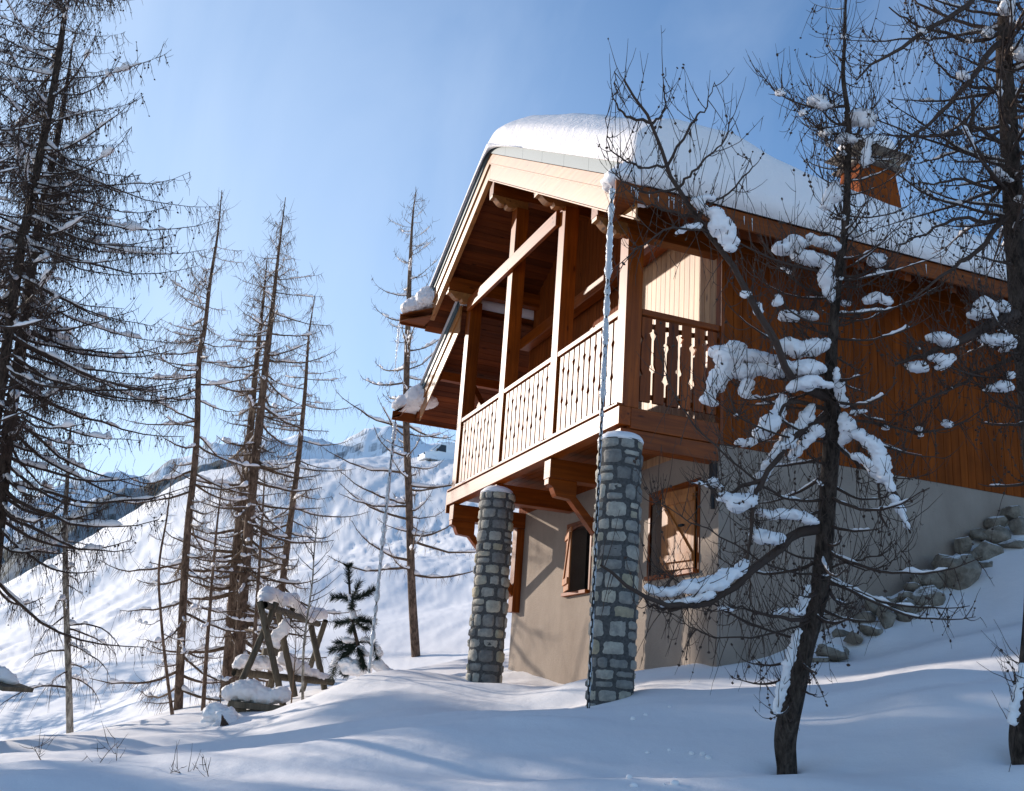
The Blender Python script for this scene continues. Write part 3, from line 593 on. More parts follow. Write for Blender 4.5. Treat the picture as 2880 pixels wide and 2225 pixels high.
# stone pillars
def pillar(cx, cy, z0, z1, r, label, seed):
    rr = random.Random(seed); mbs = MB(); V = []; F = []; T = []
    def P(a, z, q): k = 1 + .015 * math.sin(z * 9 + a * 3); return (cx + math.cos(a) * q * k, cy + math.sin(a) * q * k, z)
    z = z0
    while z < z1 - .03:
        h = rr.uniform(.105, .185); h = min(h, z1 - z); 
        if z1 - (z + h) < .07: h = z1 - z
        n = rr.choice([6, 7, 7, 8]); cuts = np.cumsum([rr.uniform(.6, 1.5) for _ in range(n)]); cuts = cuts / cuts[-1] * 2 * math.pi + rr.random() * 6
        prev = cuts[-1] - 2 * math.pi
        for c in cuts:
            a0, a1 = prev, c; prev = c
            parts_ = [(z, z + h)]
            if h > .15 and rr.random() < .22: zz = z + h * rr.uniform(.4, .6); parts_ = [(z, zz), (zz, z + h)]
            for (s0, s1) in parts_:
                ga = rr.uniform(.003, .010) / r; gzz = rr.uniform(.003, .009); A0, A1, Z0, Z1 = a0 + ga, a1 - ga, s0 + gzz, s1 - gzz
                if A1 - A0 < .12: continue
                nu, nv = 7, 5; base = len(V); prot = rr.uniform(.010, .028); tint = rr.random(); jit = [rr.uniform(-.22, .22) for _ in range(4)]
                for j in range(nv + 1):
                    for i in range(nu + 1):
                        u, v = i / nu * 2 - 1, j / nv * 2 - 1
                        k = 1 - (abs(u) ** 4 + abs(v) ** 4) / 2; sh = 1 - .13 * (u * u * v * v)
                        uu = u * sh * (1 + jit[0] * .3 * v) ; vv = v * sh * (1 + jit[1] * .3 * u)
                        bu = prot * max(0, 1 - max(abs(u), abs(v)) ** 9) + rr.uniform(-.004, .004)
                        V.append(P((A0 + A1) / 2 + uu * (A1 - A0) / 2, (Z0 + Z1) / 2 + vv * (Z1 - Z0) / 2, r - .012 + bu))
                for j in range(nv):
                    for i in range(nu):
                        q = base + j * (nu + 1) + i; F.append((q, q + 1, q + nu + 2, q + nu + 1)); T.append(tint)
        z += h
    core = Acc(); zz = np.linspace(z0 - .3, z1, 40); core.tube([(cx, cy, q) for q in zz], [r - .005] * 39 + [r - .01], 40)
    top = Acc(); top.tube([(cx, cy, z1 - .002), (cx, cy, z1 + .001)], [r, .001], 40)
    core.add(np.concatenate(top.V), np.concatenate(top.F))
    root = core.build('stone_pillar', M_mortar, house); root['label'] = label
    raw_mesh('stones', V, F, M_stone, root, True, T)
    a = Acc(); blob(a, (cx, cy, z1 - .01), (r * .98, r * .98, .11), seed, n=18, rough=.16, flat=.9); a.build('snow_cap', M_snow, root)
    return root
PR = (-.14, -.27); PL = (-.14, 3.08)
pillar(PR[0], PR[1], -3.2, -.46, .215, 'nearer stone pillar under the balcony corner', 5)
pillar(PL[0], PL[1], -3.2, -.43, .215, 'farther stone pillar under the balcony', 9)

# rain chains cased in ice
def chain(name, top, bot, label, ice_r, seed, links=True):
    top = np.array(top); bot = np.array(bot); L = np.linalg.norm(bot - top); dr = (bot - top) / L
    root = empty(name, bot, label, 'rain chain')
    if links:
        a = Acc(); n = int(L / .058); t = np.linspace(0, 2 * math.pi, 15)
        for i in range(n):
            c = top + dr * (i + .5) * L / n; s = (RGT if i % 2 else np.cross(RGT, dr)) * .018
            s = s if i % 2 == 0 else (RGT * .6 + FWD * .8) * .018
            P = c + np.cos(t)[:, None] * s * (1 - .2 * np.cos(2 * t)[:, None]) + np.sin(t)[:, None] * dr * .042
            a.tube(P, np.full(15, .0065), 6)
        a.build('links', M_iron, root)
    a = Acc(); n = 260; u = np.linspace(0, 1, n); P = top + dr * (u * L)[:, None]
    off = .006 * fbm(u * 60, u * 3, 3, seed) ; P = P + np.outer(off, RGT)
    r = ice_r(u) * (1 + 1.5 * fbm(u * L * 14, u * 5, 3, seed + 4)); r[0] = r[-1] = .001
    V, F = tubes(P[None], r[None], 12)
    V = V + (rs.rand(*V.shape) - .5) * .006; a.add(V, F); a.build('ice', M_ice, root); return root
cx_, cy_ = on(1, -1.12, 1722, 520)[0], -1.12
chain('rain_chain', (cx_, cy_, 1.72), (cx_, cy_, gz(cx_, cy_) + .0), 'ice-coated rain chain hanging from the near roof corner in front of the pillar', lambda u: (.027 * (1 - .6 * np.clip((u - .3) / .3, 0, 1))) * (1 + .15 * np.sin(u * 150)) , 3)
p = at(1112, 1185, 13.6)
chain('rain_chain', (p[0], p[1], p[2]), (p[0], p[1], gz(p[0], p[1])), 'thick white frozen rain chain hanging from the far lower eave', lambda u: (.020 + .007 * np.sin(u * 3)) * (1 + .2 * np.sin(u * 120)), 8, True)

# ------------------------------------------------------------------ trees
def trunk_mesh(name, P, R_, m, parent, sides=12, rough=.10, seed=0):
    P = np.asarray(P); R_ = np.asarray(R_); V, F = tubes(P[None], R_[None], sides); K = len(P)
    c = np.repeat(P, sides, 0); u = np.tile(np.arange(sides) * 1.7, K); h = np.repeat(P[:, 2], sides)
    k = 1 + rough * 2 * fbm(u * 1.3 + seed, h * (1.2 / max(R_.max(), .02)) * .12 + u * .2, 4, seed); V = c + (V - c) * k[:, None]
    return raw_mesh(name, V, F, m, parent, True)
def limbs_of(P, rng, n, t0, t1, Lf, e0f, e1f, K=9, azc=None, spread=math.pi, p=1.3):
    """procedural limbs on trunk polyline P -> (n,K,3), lengths, start t"""
    t = np.sort(t0 + (t1 - t0) * (np.arange(n) + rng.rand(n)) / n); f = t * (len(P) - 1); i = np.minimum(f.astype(int), len(P) - 2); fr = (f - i)[:, None]
    base = P[i] * (1 - fr) + P[i + 1] * fr
    az_ = rng.rand(n) * 2 * math.pi if azc is None else azc + (rng.rand(n) * 2 - 1) * spread
    L = Lf(t) * (.30 + .85 * rng.rand(n) ** .8); q = np.linspace(0, 1, K)[None, :]
    e0 = e0f(t)[:, None] + rng.randn(n, 1) * .12; e1 = e1f(t)[:, None] + rng.randn(n, 1) * .18
    e = e0 + (e1 - e0) * q ** p + .07 * rng.randn(n, K); a = az_[:, None] + np.cumsum(rng.randn(n, K) * .06, 1)
    dvec = np.stack([np.cos(e) * np.cos(a), np.cos(e) * np.sin(a), np.sin(e)], -1) * (L / (K - 1))[:, None, None]
    Q = base[:, None, :] + np.concatenate([np.zeros((n, 1, 3)), np.cumsum(dvec[:, :-1], 1)], 1)
    return Q, L, t
def twigs_on(Q, L, rng, per_m, lf, drop=.5, K=4, q0=.12, side=1.0, lmin=.25, up=.35, jit=.03):
    """twigs along limbs Q (n,K,3); lf base length; drop = share hanging down"""
    cnt = np.maximum(1, (L * per_m).astype(int)); li = np.repeat(np.arange(len(L)), cnt); m = len(li); q = q0 + (1 - q0) * rng.rand(m)
    f = q * (Q.shape[1] - 1); i = np.minimum(f.astype(int), Q.shape[1] - 2); fr = (f - i)[:, None]
    b = Q[li, i] * (1 - fr) + Q[li, i + 1] * fr; T = Q[li, i + 1] - Q[li, i]; T /= np.linalg.norm(T, axis=1, keepdims=True) + 1e-9
    rv = rng.randn(m, 3) * side; hang = rng.rand(m) < drop
    D = T * .55 + rv * .6; D /= np.linalg.norm(D, axis=1, keepdims=True)
    Dn = np.where(hang[:, None], D * .55 + np.array([0, 0, -.85]), D + np.array([0, 0, .18])); Dn /= np.linalg.norm(Dn, axis=1, keepdims=True)
    ln = lf * (lmin + (1 - lmin) * rng.rand(m)) * (1.15 - .55 * q); s = np.linspace(0, 1, K)[None, :, None]
    curl = np.where(hang, -.15 * up / .35, up)[:, None, None] * (s ** 2) * np.array([0, 0, 1.0])
    W = b[:, None, :] + (Dn[:, None, :] * s + curl + rng.randn(m, K, 3) * jit * s) * ln[:, None, None]
    return W, ln
def limb_snow(acc, Q, rad, rng, amount=.5, size=.035, qmax=.8):
    n, K, _ = Q.shape; M = 26; q = np.linspace(0.02, qmax, M); f = q * (K - 1); i = np.minimum(f.astype(int), K - 2); fr = (f - i)[None, :, None]
    P = Q[:, i] * (1 - fr) + Q[:, i + 1] * fr; T = np.gradient(P, axis=1); T /= np.linalg.norm(T, axis=2, keepdims=True) + 1e-9
    flat = np.clip(1.15 - np.abs(T[:, :, 2]) * 1.1, 0, 1)
    nzv = np.cumsum(rng.randn(n, M), 1); nzv = (nzv - nzv.mean(1, keepdims=True)) / (nzv.std(1, keepdims=True) + 1e-6)
    r = size * np.clip(np.linalg.norm(Q[:, -1] - Q[:, 0], axis=1, keepdims=True) / 1.3, .15, 1.3) * np.clip(amount * 1.2 + .7 * nzv + .25 * rng.randn(n, M), 0, 2) * flat; r[:, 0] = r[:, -1] = 0
    P = P + np.array([0, 0, 1.]) * (rad[:, None, None] * .7 + r[:, :, None] * .55)
    ok = r.max(1) > size * .3
    if ok.any(): acc.tube(P[ok], np.maximum(r[ok], .0005), 6)
def knobs(acc, W, rng, n, r0, r1):
    """little dark cones along twigs"""
    i = rng.randint(0, len(W), n); k = rng.randint(1, W.shape[1], n); c = W[i, k]; dvec = rng.randn(n, 3); dvec /= np.linalg.norm(dvec, axis=1, keepdims=True); r = r0 + (r1 - r0) * rng.rand(n)
    s = np.array([-1, -.4, .4, 1.0]); P = c[:, None, :] + dvec[:, None, :] * (s[None, :, None] * r[:, None, None] * 1.4); rr = r[:, None] * np.array([.15, 1, .85, .1])[None]
    acc.tube(P, rr, 4)
def px_trunk(pts, n=60, taper=None):
    """pts: (x, y, D, width px) from top to bottom or bottom to top -> world polyline from bottom to top, radii"""
    A = smooth_poly(pts, n); P = np.array([at(x, y, D) for x, y, D, w_ in A]); R_ = np.maximum(A[:, 3] * A[:, 2] / FPX / 2, .002)
    if P[0, 2] > P[-1, 2]: P = P[::-1]; R_ = R_[::-1]
    return P, R_
def larch(label, pts, cat='tree', group='bare larches on the slope', seed=0, n=90, Lmax=2.2, t0=.12, shape='cone', twig=.35, per_m=14, sub=0, drop=.6, snow=.5, tw_r=.006, limb_r=.36, e0=-.25, e1=.35, bark=None, tw=None, name='larch_tree', sides=3, snow_size=.04, bury=.6, kn=0, width_at=None, t1=.985, world=False, low=0.0):
    rng = np.random.RandomState(seed); P, R_ = px_trunk(pts) if not world else (np.array([p[:3] for p in pts]), np.array([p[3] for p in pts]))
    base = P[0].copy(); base_g = base.copy()
    P = np.vstack([P[0] - np.array([0, 0, bury]), P]); R_ = np.concatenate([[R_[0] * 1.15], R_])
    root = empty(name, base, label, cat, group)
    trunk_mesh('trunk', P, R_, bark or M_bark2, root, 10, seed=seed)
    if width_at is None: width_at = lambda t: np.interp(t, [0, .1, .4, .6, .8, .93, 1], [.75, 1.0, .95, .68, .36, .15, .06])
    Q, L, t = limbs_of(P, rng, n, t0, t1, lambda t: Lmax * width_at(t), lambda t: e0 + .88 * np.clip(t - .5, 0, 1) - low * np.clip(.45 - t, 0, 1), lambda t: e1 + .7 * np.clip(t - .4, 0, 1))
    rad = np.clip(np.interp(t, np.linspace(0, 1, len(R_)), R_) * limb_r, .006, .06); s = np.linspace(1, .18, Q.shape[1])
    a = Acc(); a.tube(Q, rad[:, None] * s[None] * np.clip(L / Lmax * 1.4, .5, 1)[:, None], 4)
    W, ln = twigs_on(Q, L, rng, per_m, twig, drop); a.tube(W, np.array([1, .8, .6, .3]) * tw_r, sides)
    if sub:
        W2, l2 = twigs_on(W, ln, rng, sub, twig * .4, drop * .8); a.tube(W2, np.array([.8, .6, .5, .3]) * tw_r, 3)
    if kn: knobs(a, W, rng, kn, tw_r * 1.6, tw_r * 3.2)
    cr = a.build('crown', tw or M_twig, root, False)
    if snow:
        a = Acc(); limb_snow(a, Q, rad, rng, snow, snow_size); o = a.build('bough_snow', M_bough, root)
    return root, P, Q
G1 = 'bare larches on the slope'
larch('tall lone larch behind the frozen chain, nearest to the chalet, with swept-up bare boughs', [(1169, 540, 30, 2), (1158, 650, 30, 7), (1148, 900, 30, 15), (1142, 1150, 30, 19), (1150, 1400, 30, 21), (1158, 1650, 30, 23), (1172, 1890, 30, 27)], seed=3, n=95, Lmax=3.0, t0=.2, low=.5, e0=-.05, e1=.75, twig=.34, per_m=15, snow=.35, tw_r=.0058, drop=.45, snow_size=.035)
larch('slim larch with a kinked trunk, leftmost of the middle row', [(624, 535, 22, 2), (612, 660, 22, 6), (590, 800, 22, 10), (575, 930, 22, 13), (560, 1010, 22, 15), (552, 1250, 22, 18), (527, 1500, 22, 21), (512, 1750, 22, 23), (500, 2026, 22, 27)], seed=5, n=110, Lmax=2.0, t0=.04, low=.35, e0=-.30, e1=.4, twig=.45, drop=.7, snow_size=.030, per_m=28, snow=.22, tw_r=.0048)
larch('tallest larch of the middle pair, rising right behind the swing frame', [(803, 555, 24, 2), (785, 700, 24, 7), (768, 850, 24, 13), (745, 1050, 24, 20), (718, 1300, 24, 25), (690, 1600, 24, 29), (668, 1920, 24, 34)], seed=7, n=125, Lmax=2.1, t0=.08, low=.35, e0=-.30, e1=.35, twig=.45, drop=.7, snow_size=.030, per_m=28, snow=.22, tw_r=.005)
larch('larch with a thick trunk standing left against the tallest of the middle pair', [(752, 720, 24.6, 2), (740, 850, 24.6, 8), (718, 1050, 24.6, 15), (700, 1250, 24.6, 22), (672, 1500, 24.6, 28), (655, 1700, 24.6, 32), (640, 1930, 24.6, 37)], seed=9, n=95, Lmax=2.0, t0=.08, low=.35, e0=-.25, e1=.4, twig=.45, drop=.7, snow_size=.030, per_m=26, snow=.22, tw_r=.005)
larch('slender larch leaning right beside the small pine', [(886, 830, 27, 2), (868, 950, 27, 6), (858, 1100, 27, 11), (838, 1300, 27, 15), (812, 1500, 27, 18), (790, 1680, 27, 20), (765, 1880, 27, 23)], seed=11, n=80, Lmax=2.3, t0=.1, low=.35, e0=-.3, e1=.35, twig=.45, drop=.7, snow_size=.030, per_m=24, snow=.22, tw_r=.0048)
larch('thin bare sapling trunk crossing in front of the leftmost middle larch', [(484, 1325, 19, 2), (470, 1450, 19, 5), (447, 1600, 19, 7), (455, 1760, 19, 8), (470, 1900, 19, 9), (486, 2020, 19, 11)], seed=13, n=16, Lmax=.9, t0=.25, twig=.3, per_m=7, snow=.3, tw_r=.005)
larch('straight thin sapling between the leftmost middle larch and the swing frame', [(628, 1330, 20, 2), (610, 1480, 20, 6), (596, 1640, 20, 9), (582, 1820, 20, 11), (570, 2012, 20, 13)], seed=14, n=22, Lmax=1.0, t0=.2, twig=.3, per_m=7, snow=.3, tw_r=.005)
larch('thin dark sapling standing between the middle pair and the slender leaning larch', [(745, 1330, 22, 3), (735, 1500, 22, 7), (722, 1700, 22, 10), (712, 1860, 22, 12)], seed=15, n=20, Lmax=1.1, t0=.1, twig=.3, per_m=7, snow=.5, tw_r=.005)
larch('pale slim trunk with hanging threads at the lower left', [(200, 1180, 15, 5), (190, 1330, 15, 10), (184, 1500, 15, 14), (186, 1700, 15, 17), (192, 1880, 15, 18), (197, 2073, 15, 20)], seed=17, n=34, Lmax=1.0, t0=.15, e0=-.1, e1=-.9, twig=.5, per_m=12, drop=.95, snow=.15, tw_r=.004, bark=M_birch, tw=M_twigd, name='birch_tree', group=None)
# two great larches at the left edge and one just outside
G2 = 'great larches at the left edge'
wl = lambda t: np.interp(t, [0, .12, .35, .55, .7, .85, .95, 1], [1.0, 1.25, 1.2, .95, .62, .28, .10, .05])
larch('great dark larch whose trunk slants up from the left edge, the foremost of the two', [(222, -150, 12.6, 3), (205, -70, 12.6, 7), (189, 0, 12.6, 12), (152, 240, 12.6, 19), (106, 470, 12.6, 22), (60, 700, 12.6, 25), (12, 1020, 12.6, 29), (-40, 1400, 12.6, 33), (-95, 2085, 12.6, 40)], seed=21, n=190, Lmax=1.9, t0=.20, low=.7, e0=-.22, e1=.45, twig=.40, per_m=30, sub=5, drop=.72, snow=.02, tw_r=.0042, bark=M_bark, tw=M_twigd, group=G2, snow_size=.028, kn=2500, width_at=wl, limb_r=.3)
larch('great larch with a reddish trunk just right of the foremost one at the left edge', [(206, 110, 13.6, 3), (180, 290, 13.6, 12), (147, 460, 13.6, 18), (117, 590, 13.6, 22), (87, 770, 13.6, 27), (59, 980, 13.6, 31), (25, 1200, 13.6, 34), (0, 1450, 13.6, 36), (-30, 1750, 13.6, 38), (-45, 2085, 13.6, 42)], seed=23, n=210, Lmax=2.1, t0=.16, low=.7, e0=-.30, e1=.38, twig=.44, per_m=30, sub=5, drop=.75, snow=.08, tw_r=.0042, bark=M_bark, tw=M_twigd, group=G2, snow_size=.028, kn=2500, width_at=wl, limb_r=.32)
larch('larch mostly cut off by the upper left corner', [(10, -500, 11.2, 6), (-30, -100, 11.2, 16), (-70, 400, 11.2, 22), (-140, 1000, 11.2, 28), (-210, 1700, 11.2, 34), (-250, 2110, 11.2, 38)], seed=25, n=90, Lmax=1.0, t0=.3, e0=-.05, e1=.75, twig=.38, per_m=15, sub=5, drop=.4, snow=.15, tw_r=.004, bark=M_bark, tw=M_twigd, group=G2, snow_size=.028, kn=900, width_at=wl)
# conifers further left, out of the frame, that shade the foreground
HF = np.array([math.sin(caz), math.cos(caz), 0]); HR = np.array([math.cos(caz), -math.sin(caz), 0])
def shade_tree(lat, fwd, h, Lm, seed, label, t0=.44, tw_r=.036, per_m=20, n=260):
    b = np.array([CAM[0], CAM[1], 0]) + HF * fwd + HR * lat; b[2] = gz(b[0], b[1]); tt = np.linspace(0, 1, 40); rng = np.random.RandomState(seed); t0 = min(.5, max(.12, (1.75 - b[2]) / h)) if lat > -20 else .15
    pts = [(b[0] + .25 * math.sin(3 * u + seed), b[1] + .2 * math.sin(2 * u), b[2] + h * u, .20 * (1 - u) + .01) for u in tt]
    larch(label, pts, seed=seed, n=n, Lmax=Lm, t0=t0, e0=-.08, e1=.15, twig=.6, per_m=per_m, drop=.5, snow=.3, tw_r=tw_r, bark=M_bark, tw=M_twigd, name='spruce_tree', world=True, group='conifers beyond the left edge', width_at=wl)
for i, (lat, fwd, h, Lm) in enumerate([(-13, 14.2, 17, 2.6), (-11.2, 11.6, 16, 2.4), (-16.5, 16.6, 18, 2.6), (-16.3, 20.2, 15, 1.5)]):
    shade_tree(lat, fwd, h, Lm, 40 + i, ('dense conifer outside the left edge, nearest the slope', 'dense conifer outside the left edge, nearest the camera', 'dense conifer outside the left edge, in the middle of its group', 'dense conifer outside the left edge, standing behind its group')[i])

for i, (lat, fwd, tz, Lm) in enumerate([(-14.6, 20.9, 4.4, 1.4), (-14.6, 22.9, 4.75, .95)]):  # unseen low trees, added and shaped to shade the right bank
    b = np.array([CAM[0], CAM[1], 0]) + HF * fwd + HR * lat; b[2] = gz(b[0], b[1]); h = tz - b[2]
    pts = [(b[0] + .1 * math.sin(3 * u), b[1], b[2] + h * u, .14 * (1 - u) + .01) for u in np.linspace(0, 1, 40)]
    larch(('bushy conifer added for its shade outside the left edge, nearer the swing frame', 'bushy conifer added for its shade outside the left edge, farther up the slope')[i], pts, seed=60 + i, n=150, Lmax=Lm, t0=((1.6, 2.9)[i] - b[2]) / h, e0=-.08, e1=.15, twig=.5, per_m=24, drop=.5, snow=.3, tw_r=.034, bark=M_bark, tw=M_twigd, name='spruce_tree', world=True, group='conifers beyond the left edge', width_at=lambda t: np.clip(1.25 - t, .25, 1))
for i, (lat, fwd, h) in enumerate([(-27.5, 46, 13), (-31.5, 53, 15), (-37.5, 61, 14), (-25.5, 40, 12)]):
    shade_tree(lat, fwd, h, 2.6, 80 + i, ('conifer on the far snow slope outside the left edge, second nearest there', 'conifer on the far snow slope outside the left edge, third nearest there', 'conifer on the far snow slope outside the left edge, farthest of all', 'conifer on the far snow slope outside the left edge, nearest there')[i], tw_r=.03, per_m=10, n=90)
# --- snow-laden larch in the foreground, traced
def chain_blobs(a, pts, seed, rough=.2, squash=.75):
    """pts: (x, y, r px, D); lumpy pad following the points"""
    A = np.asarray(pts, float); A = A * np.array([1, 1, 1.12, 1]); out = []
    for k in range(len(A) - 1):
        L = np.hypot(*(A[k + 1, :2] - A[k, :2])); m = max(1, int(L / (min(A[k, 2], A[k + 1, 2]) * .62)))
        for j in range(m): out.append(A[k] + (A[k + 1] - A[k]) * j / m)
    out.append(A[-1]); rr = random.Random(seed)
    for j, (x, y, r, D) in enumerate(out):
        rw = r * D / FPX * rr.uniform(.85, 1.15); p = at(x + rr.uniform(-.15, .15) * r, y + rr.uniform(-.15, .15) * r, D)
        blob(a, p, (rw * 1.05, rw * .9, rw * squash * .9), seed + j, n=11, rough=rough + .12, flat=.35)
def detail_tree(label, name, trunk, limbs, proc, clumps, seed, group=None, bark=None, tw=None, twl=.22, per_m=26, sub=14, tw_r=.0028, kn=500):
    rng = np.random.RandomState(seed); P, R_ = px_trunk(trunk, 90); base = P[0].copy()
    P = np.vstack([P[0] - np.array([0, 0, .25]), P]); R_ = np.concatenate([[R_[0]], R_])
    root = empty(name, base, label, 'tree', group)
    trunk_mesh('trunk', P, R_, bark or M_bark, root, 20, .16, seed)
    a = Acc(); sn = Acc(); allQ = []
    for l in limbs:                                   # traced limb: width px at root, points (x, y, D)
        A = smooth_poly(l[1], 16); Q = np.array([at(*p) for p in A]); Q[1:-1] += rng.randn(14, 3) * .006
        r0 = l[0] * A[0, 2] / FPX / 2; rr = r0 * np.linspace(1, .22, 16)
        V, F = tubes(Q[None], rr[None], 8); a.add(V, F); allQ.append(Q)
    Tp = smooth_poly(trunk, 90)
    for c in clumps:
        A = np.asarray(c, float); cx, cy, _, cD = A.mean(0)
        near_ = min([abs(np.hypot(q_[0] - cx, q_[1] - cy)) for l in limbs for q_ in smooth_poly(l[1], 24)] + [9e9])
        if near_ < 30: continue
        tgt = Tp[np.argmin(np.hypot(Tp[:, 0] - cx, (Tp[:, 1] - cy - 55)))]
        ux = cx + (cx - tgt[0]) * .35; uy = cy - 70
        A = smooth_poly([(tgt[0], tgt[1], tgt[2]), ((tgt[0] + cx) / 2, (tgt[1] + cy) / 2 + 22, (tgt[2] + cD) / 2), (cx, cy + 4, cD), (ux, uy, cD)], 16)
        Q = np.array([at(*p) for p in A]); V, F = tubes(Q[None], (.0085 * np.linspace(1, .22, 16))[None], 6); a.add(V, F); allQ.append(Q)
    if allQ:
        Qs = np.array(allQ); Ls = np.linalg.norm(np.diff(Qs, axis=1), axis=2).sum(1)
        W, ln = twigs_on(Qs, Ls, rng, per_m, twl * 1.5, .38, K=7, up=.75, jit=.012); a.tube(W, np.linspace(1.1, .35, 7) * tw_r, 4)
        W2, l2 = twigs_on(W, ln, rng, sub * .6, twl * .5, .35, up=.6, jit=.015); a.tube(W2, np.array([.8, .65, .5, .3]) * tw_r, 3); knobs(a, W, rng, kn, .004, .009)
    for (n, t0, t1, L, e0, e1, azc, spread, snow) in proc:
        Q, Lq, t = limbs_of(P, rng, n, t0, t1, lambda t: L[0] + (L[1] - L[0]) * (t - t0) / (t1 - t0), lambda t: t * 0 + e0, lambda t: t * 0 + e1, 12, azc, spread, 1.1)
        rad = np.clip(np.interp(t, np.linspace(0, 1, len(R_)), R_) * .28, .003, .012)
        a.tube(Q, rad[:, None] * np.linspace(1, .2, 12)[None], 5)
        W, ln = twigs_on(Q, Lq, rng, per_m * .6, twl * 1.3, .3, K=7, up=.7, jit=.012); a.tube(W, np.linspace(1.1, .35, 7) * tw_r, 4)
        W2, l2 = twigs_on(W, ln, rng, sub * .5, twl * .45, .35, up=.6, jit=.015); a.tube(W2, np.array([.8, .65, .5, .3]) * tw_r, 3); knobs(a, W, rng, int(kn * .4), .004, .009)
        if snow: limb_snow(sn, Q, rad, rng, snow, .014)
    cc = []                                           # twigs poking out of the snow pads
    for c in clumps:
        for x_, y_, r_, D in c:
            for _ in range(5): cc.append((at(x_ + rng.uniform(-.7, .7) * r_, y_ + rng.uniform(-.4, .6) * r_, D - r_ * D / FPX * rng.uniform(.2, .7)), r_ * D / FPX))
    if cc:
        m_ = len(cc); b0 = np.array([q_[0] for q_ in cc]); dv = rng.randn(m_, 3); dv[:, 2] = np.abs(dv[:, 2]) * .8 + .1; dv /= np.linalg.norm(dv, axis=1, keepdims=True); ln_ = rng.uniform(.06, .24, m_); s_ = np.linspace(0, 1, 6)[None, :, None]
        Wc = b0[:, None, :] + (dv[:, None, :] * s_ + (s_ ** 2) * np.array([0, 0, .35]) + rng.randn(m_, 6, 3) * .012) * ln_[:, None, None]; a.tube(Wc, np.linspace(1, .35, 6) * tw_r, 4)
    a.build('crown', tw or M_twigd, root, False)
    sn.build('bough_snow', M_bough, root)
    for i, c in enumerate(clumps):
        b = Acc(); chain_blobs(b, c, seed * 7 + i * 3); b.build('snow_clump', M_bough, root, voxel=.009)
    return root
D0 = 6.2
def cl(x, y, r, D=D0): return [(x, y, r, D), (x + r * .5, y + r * .25, r * .7, D - .03), (x - r * .5, y + r * .1, r * .65, D + .03)]
c5 = lambda x, y, r, D=D0: cl(1700 + x * .5403, y * .5403, r * .5403, D)
T1 = [(2379, -60, 6.25, 6), (2376, 108, 6.25, 9), (2371, 216, 6.25, 12), (2386, 330, 6.2, 14), (2385, 432, 6.2, 17), (2382, 540, 6.2, 19), (2377, 648, 6.2, 22), (2357, 783, 6.2, 25), (2346, 897, 6.2, 28), (2338, 1000, 6.2, 32), (2336, 1080, 6.2, 37), (2341, 1137, 6.2, 42), (2339, 1232, 6.2, 46), (2332, 1350, 6.2, 48), (2323, 1469, 6.2, 49), (2312, 1590, 6.2, 51), (2303, 1658, 6.2, 53), (2286, 1735, 6.2, 54), (2262, 1824, 6.2, 56), (2242, 1914, 6.2, 58), (2222, 2004, 6.2, 61), (2208, 2085, 6.2, 62), (2213, 2160, 6.2, 56)]
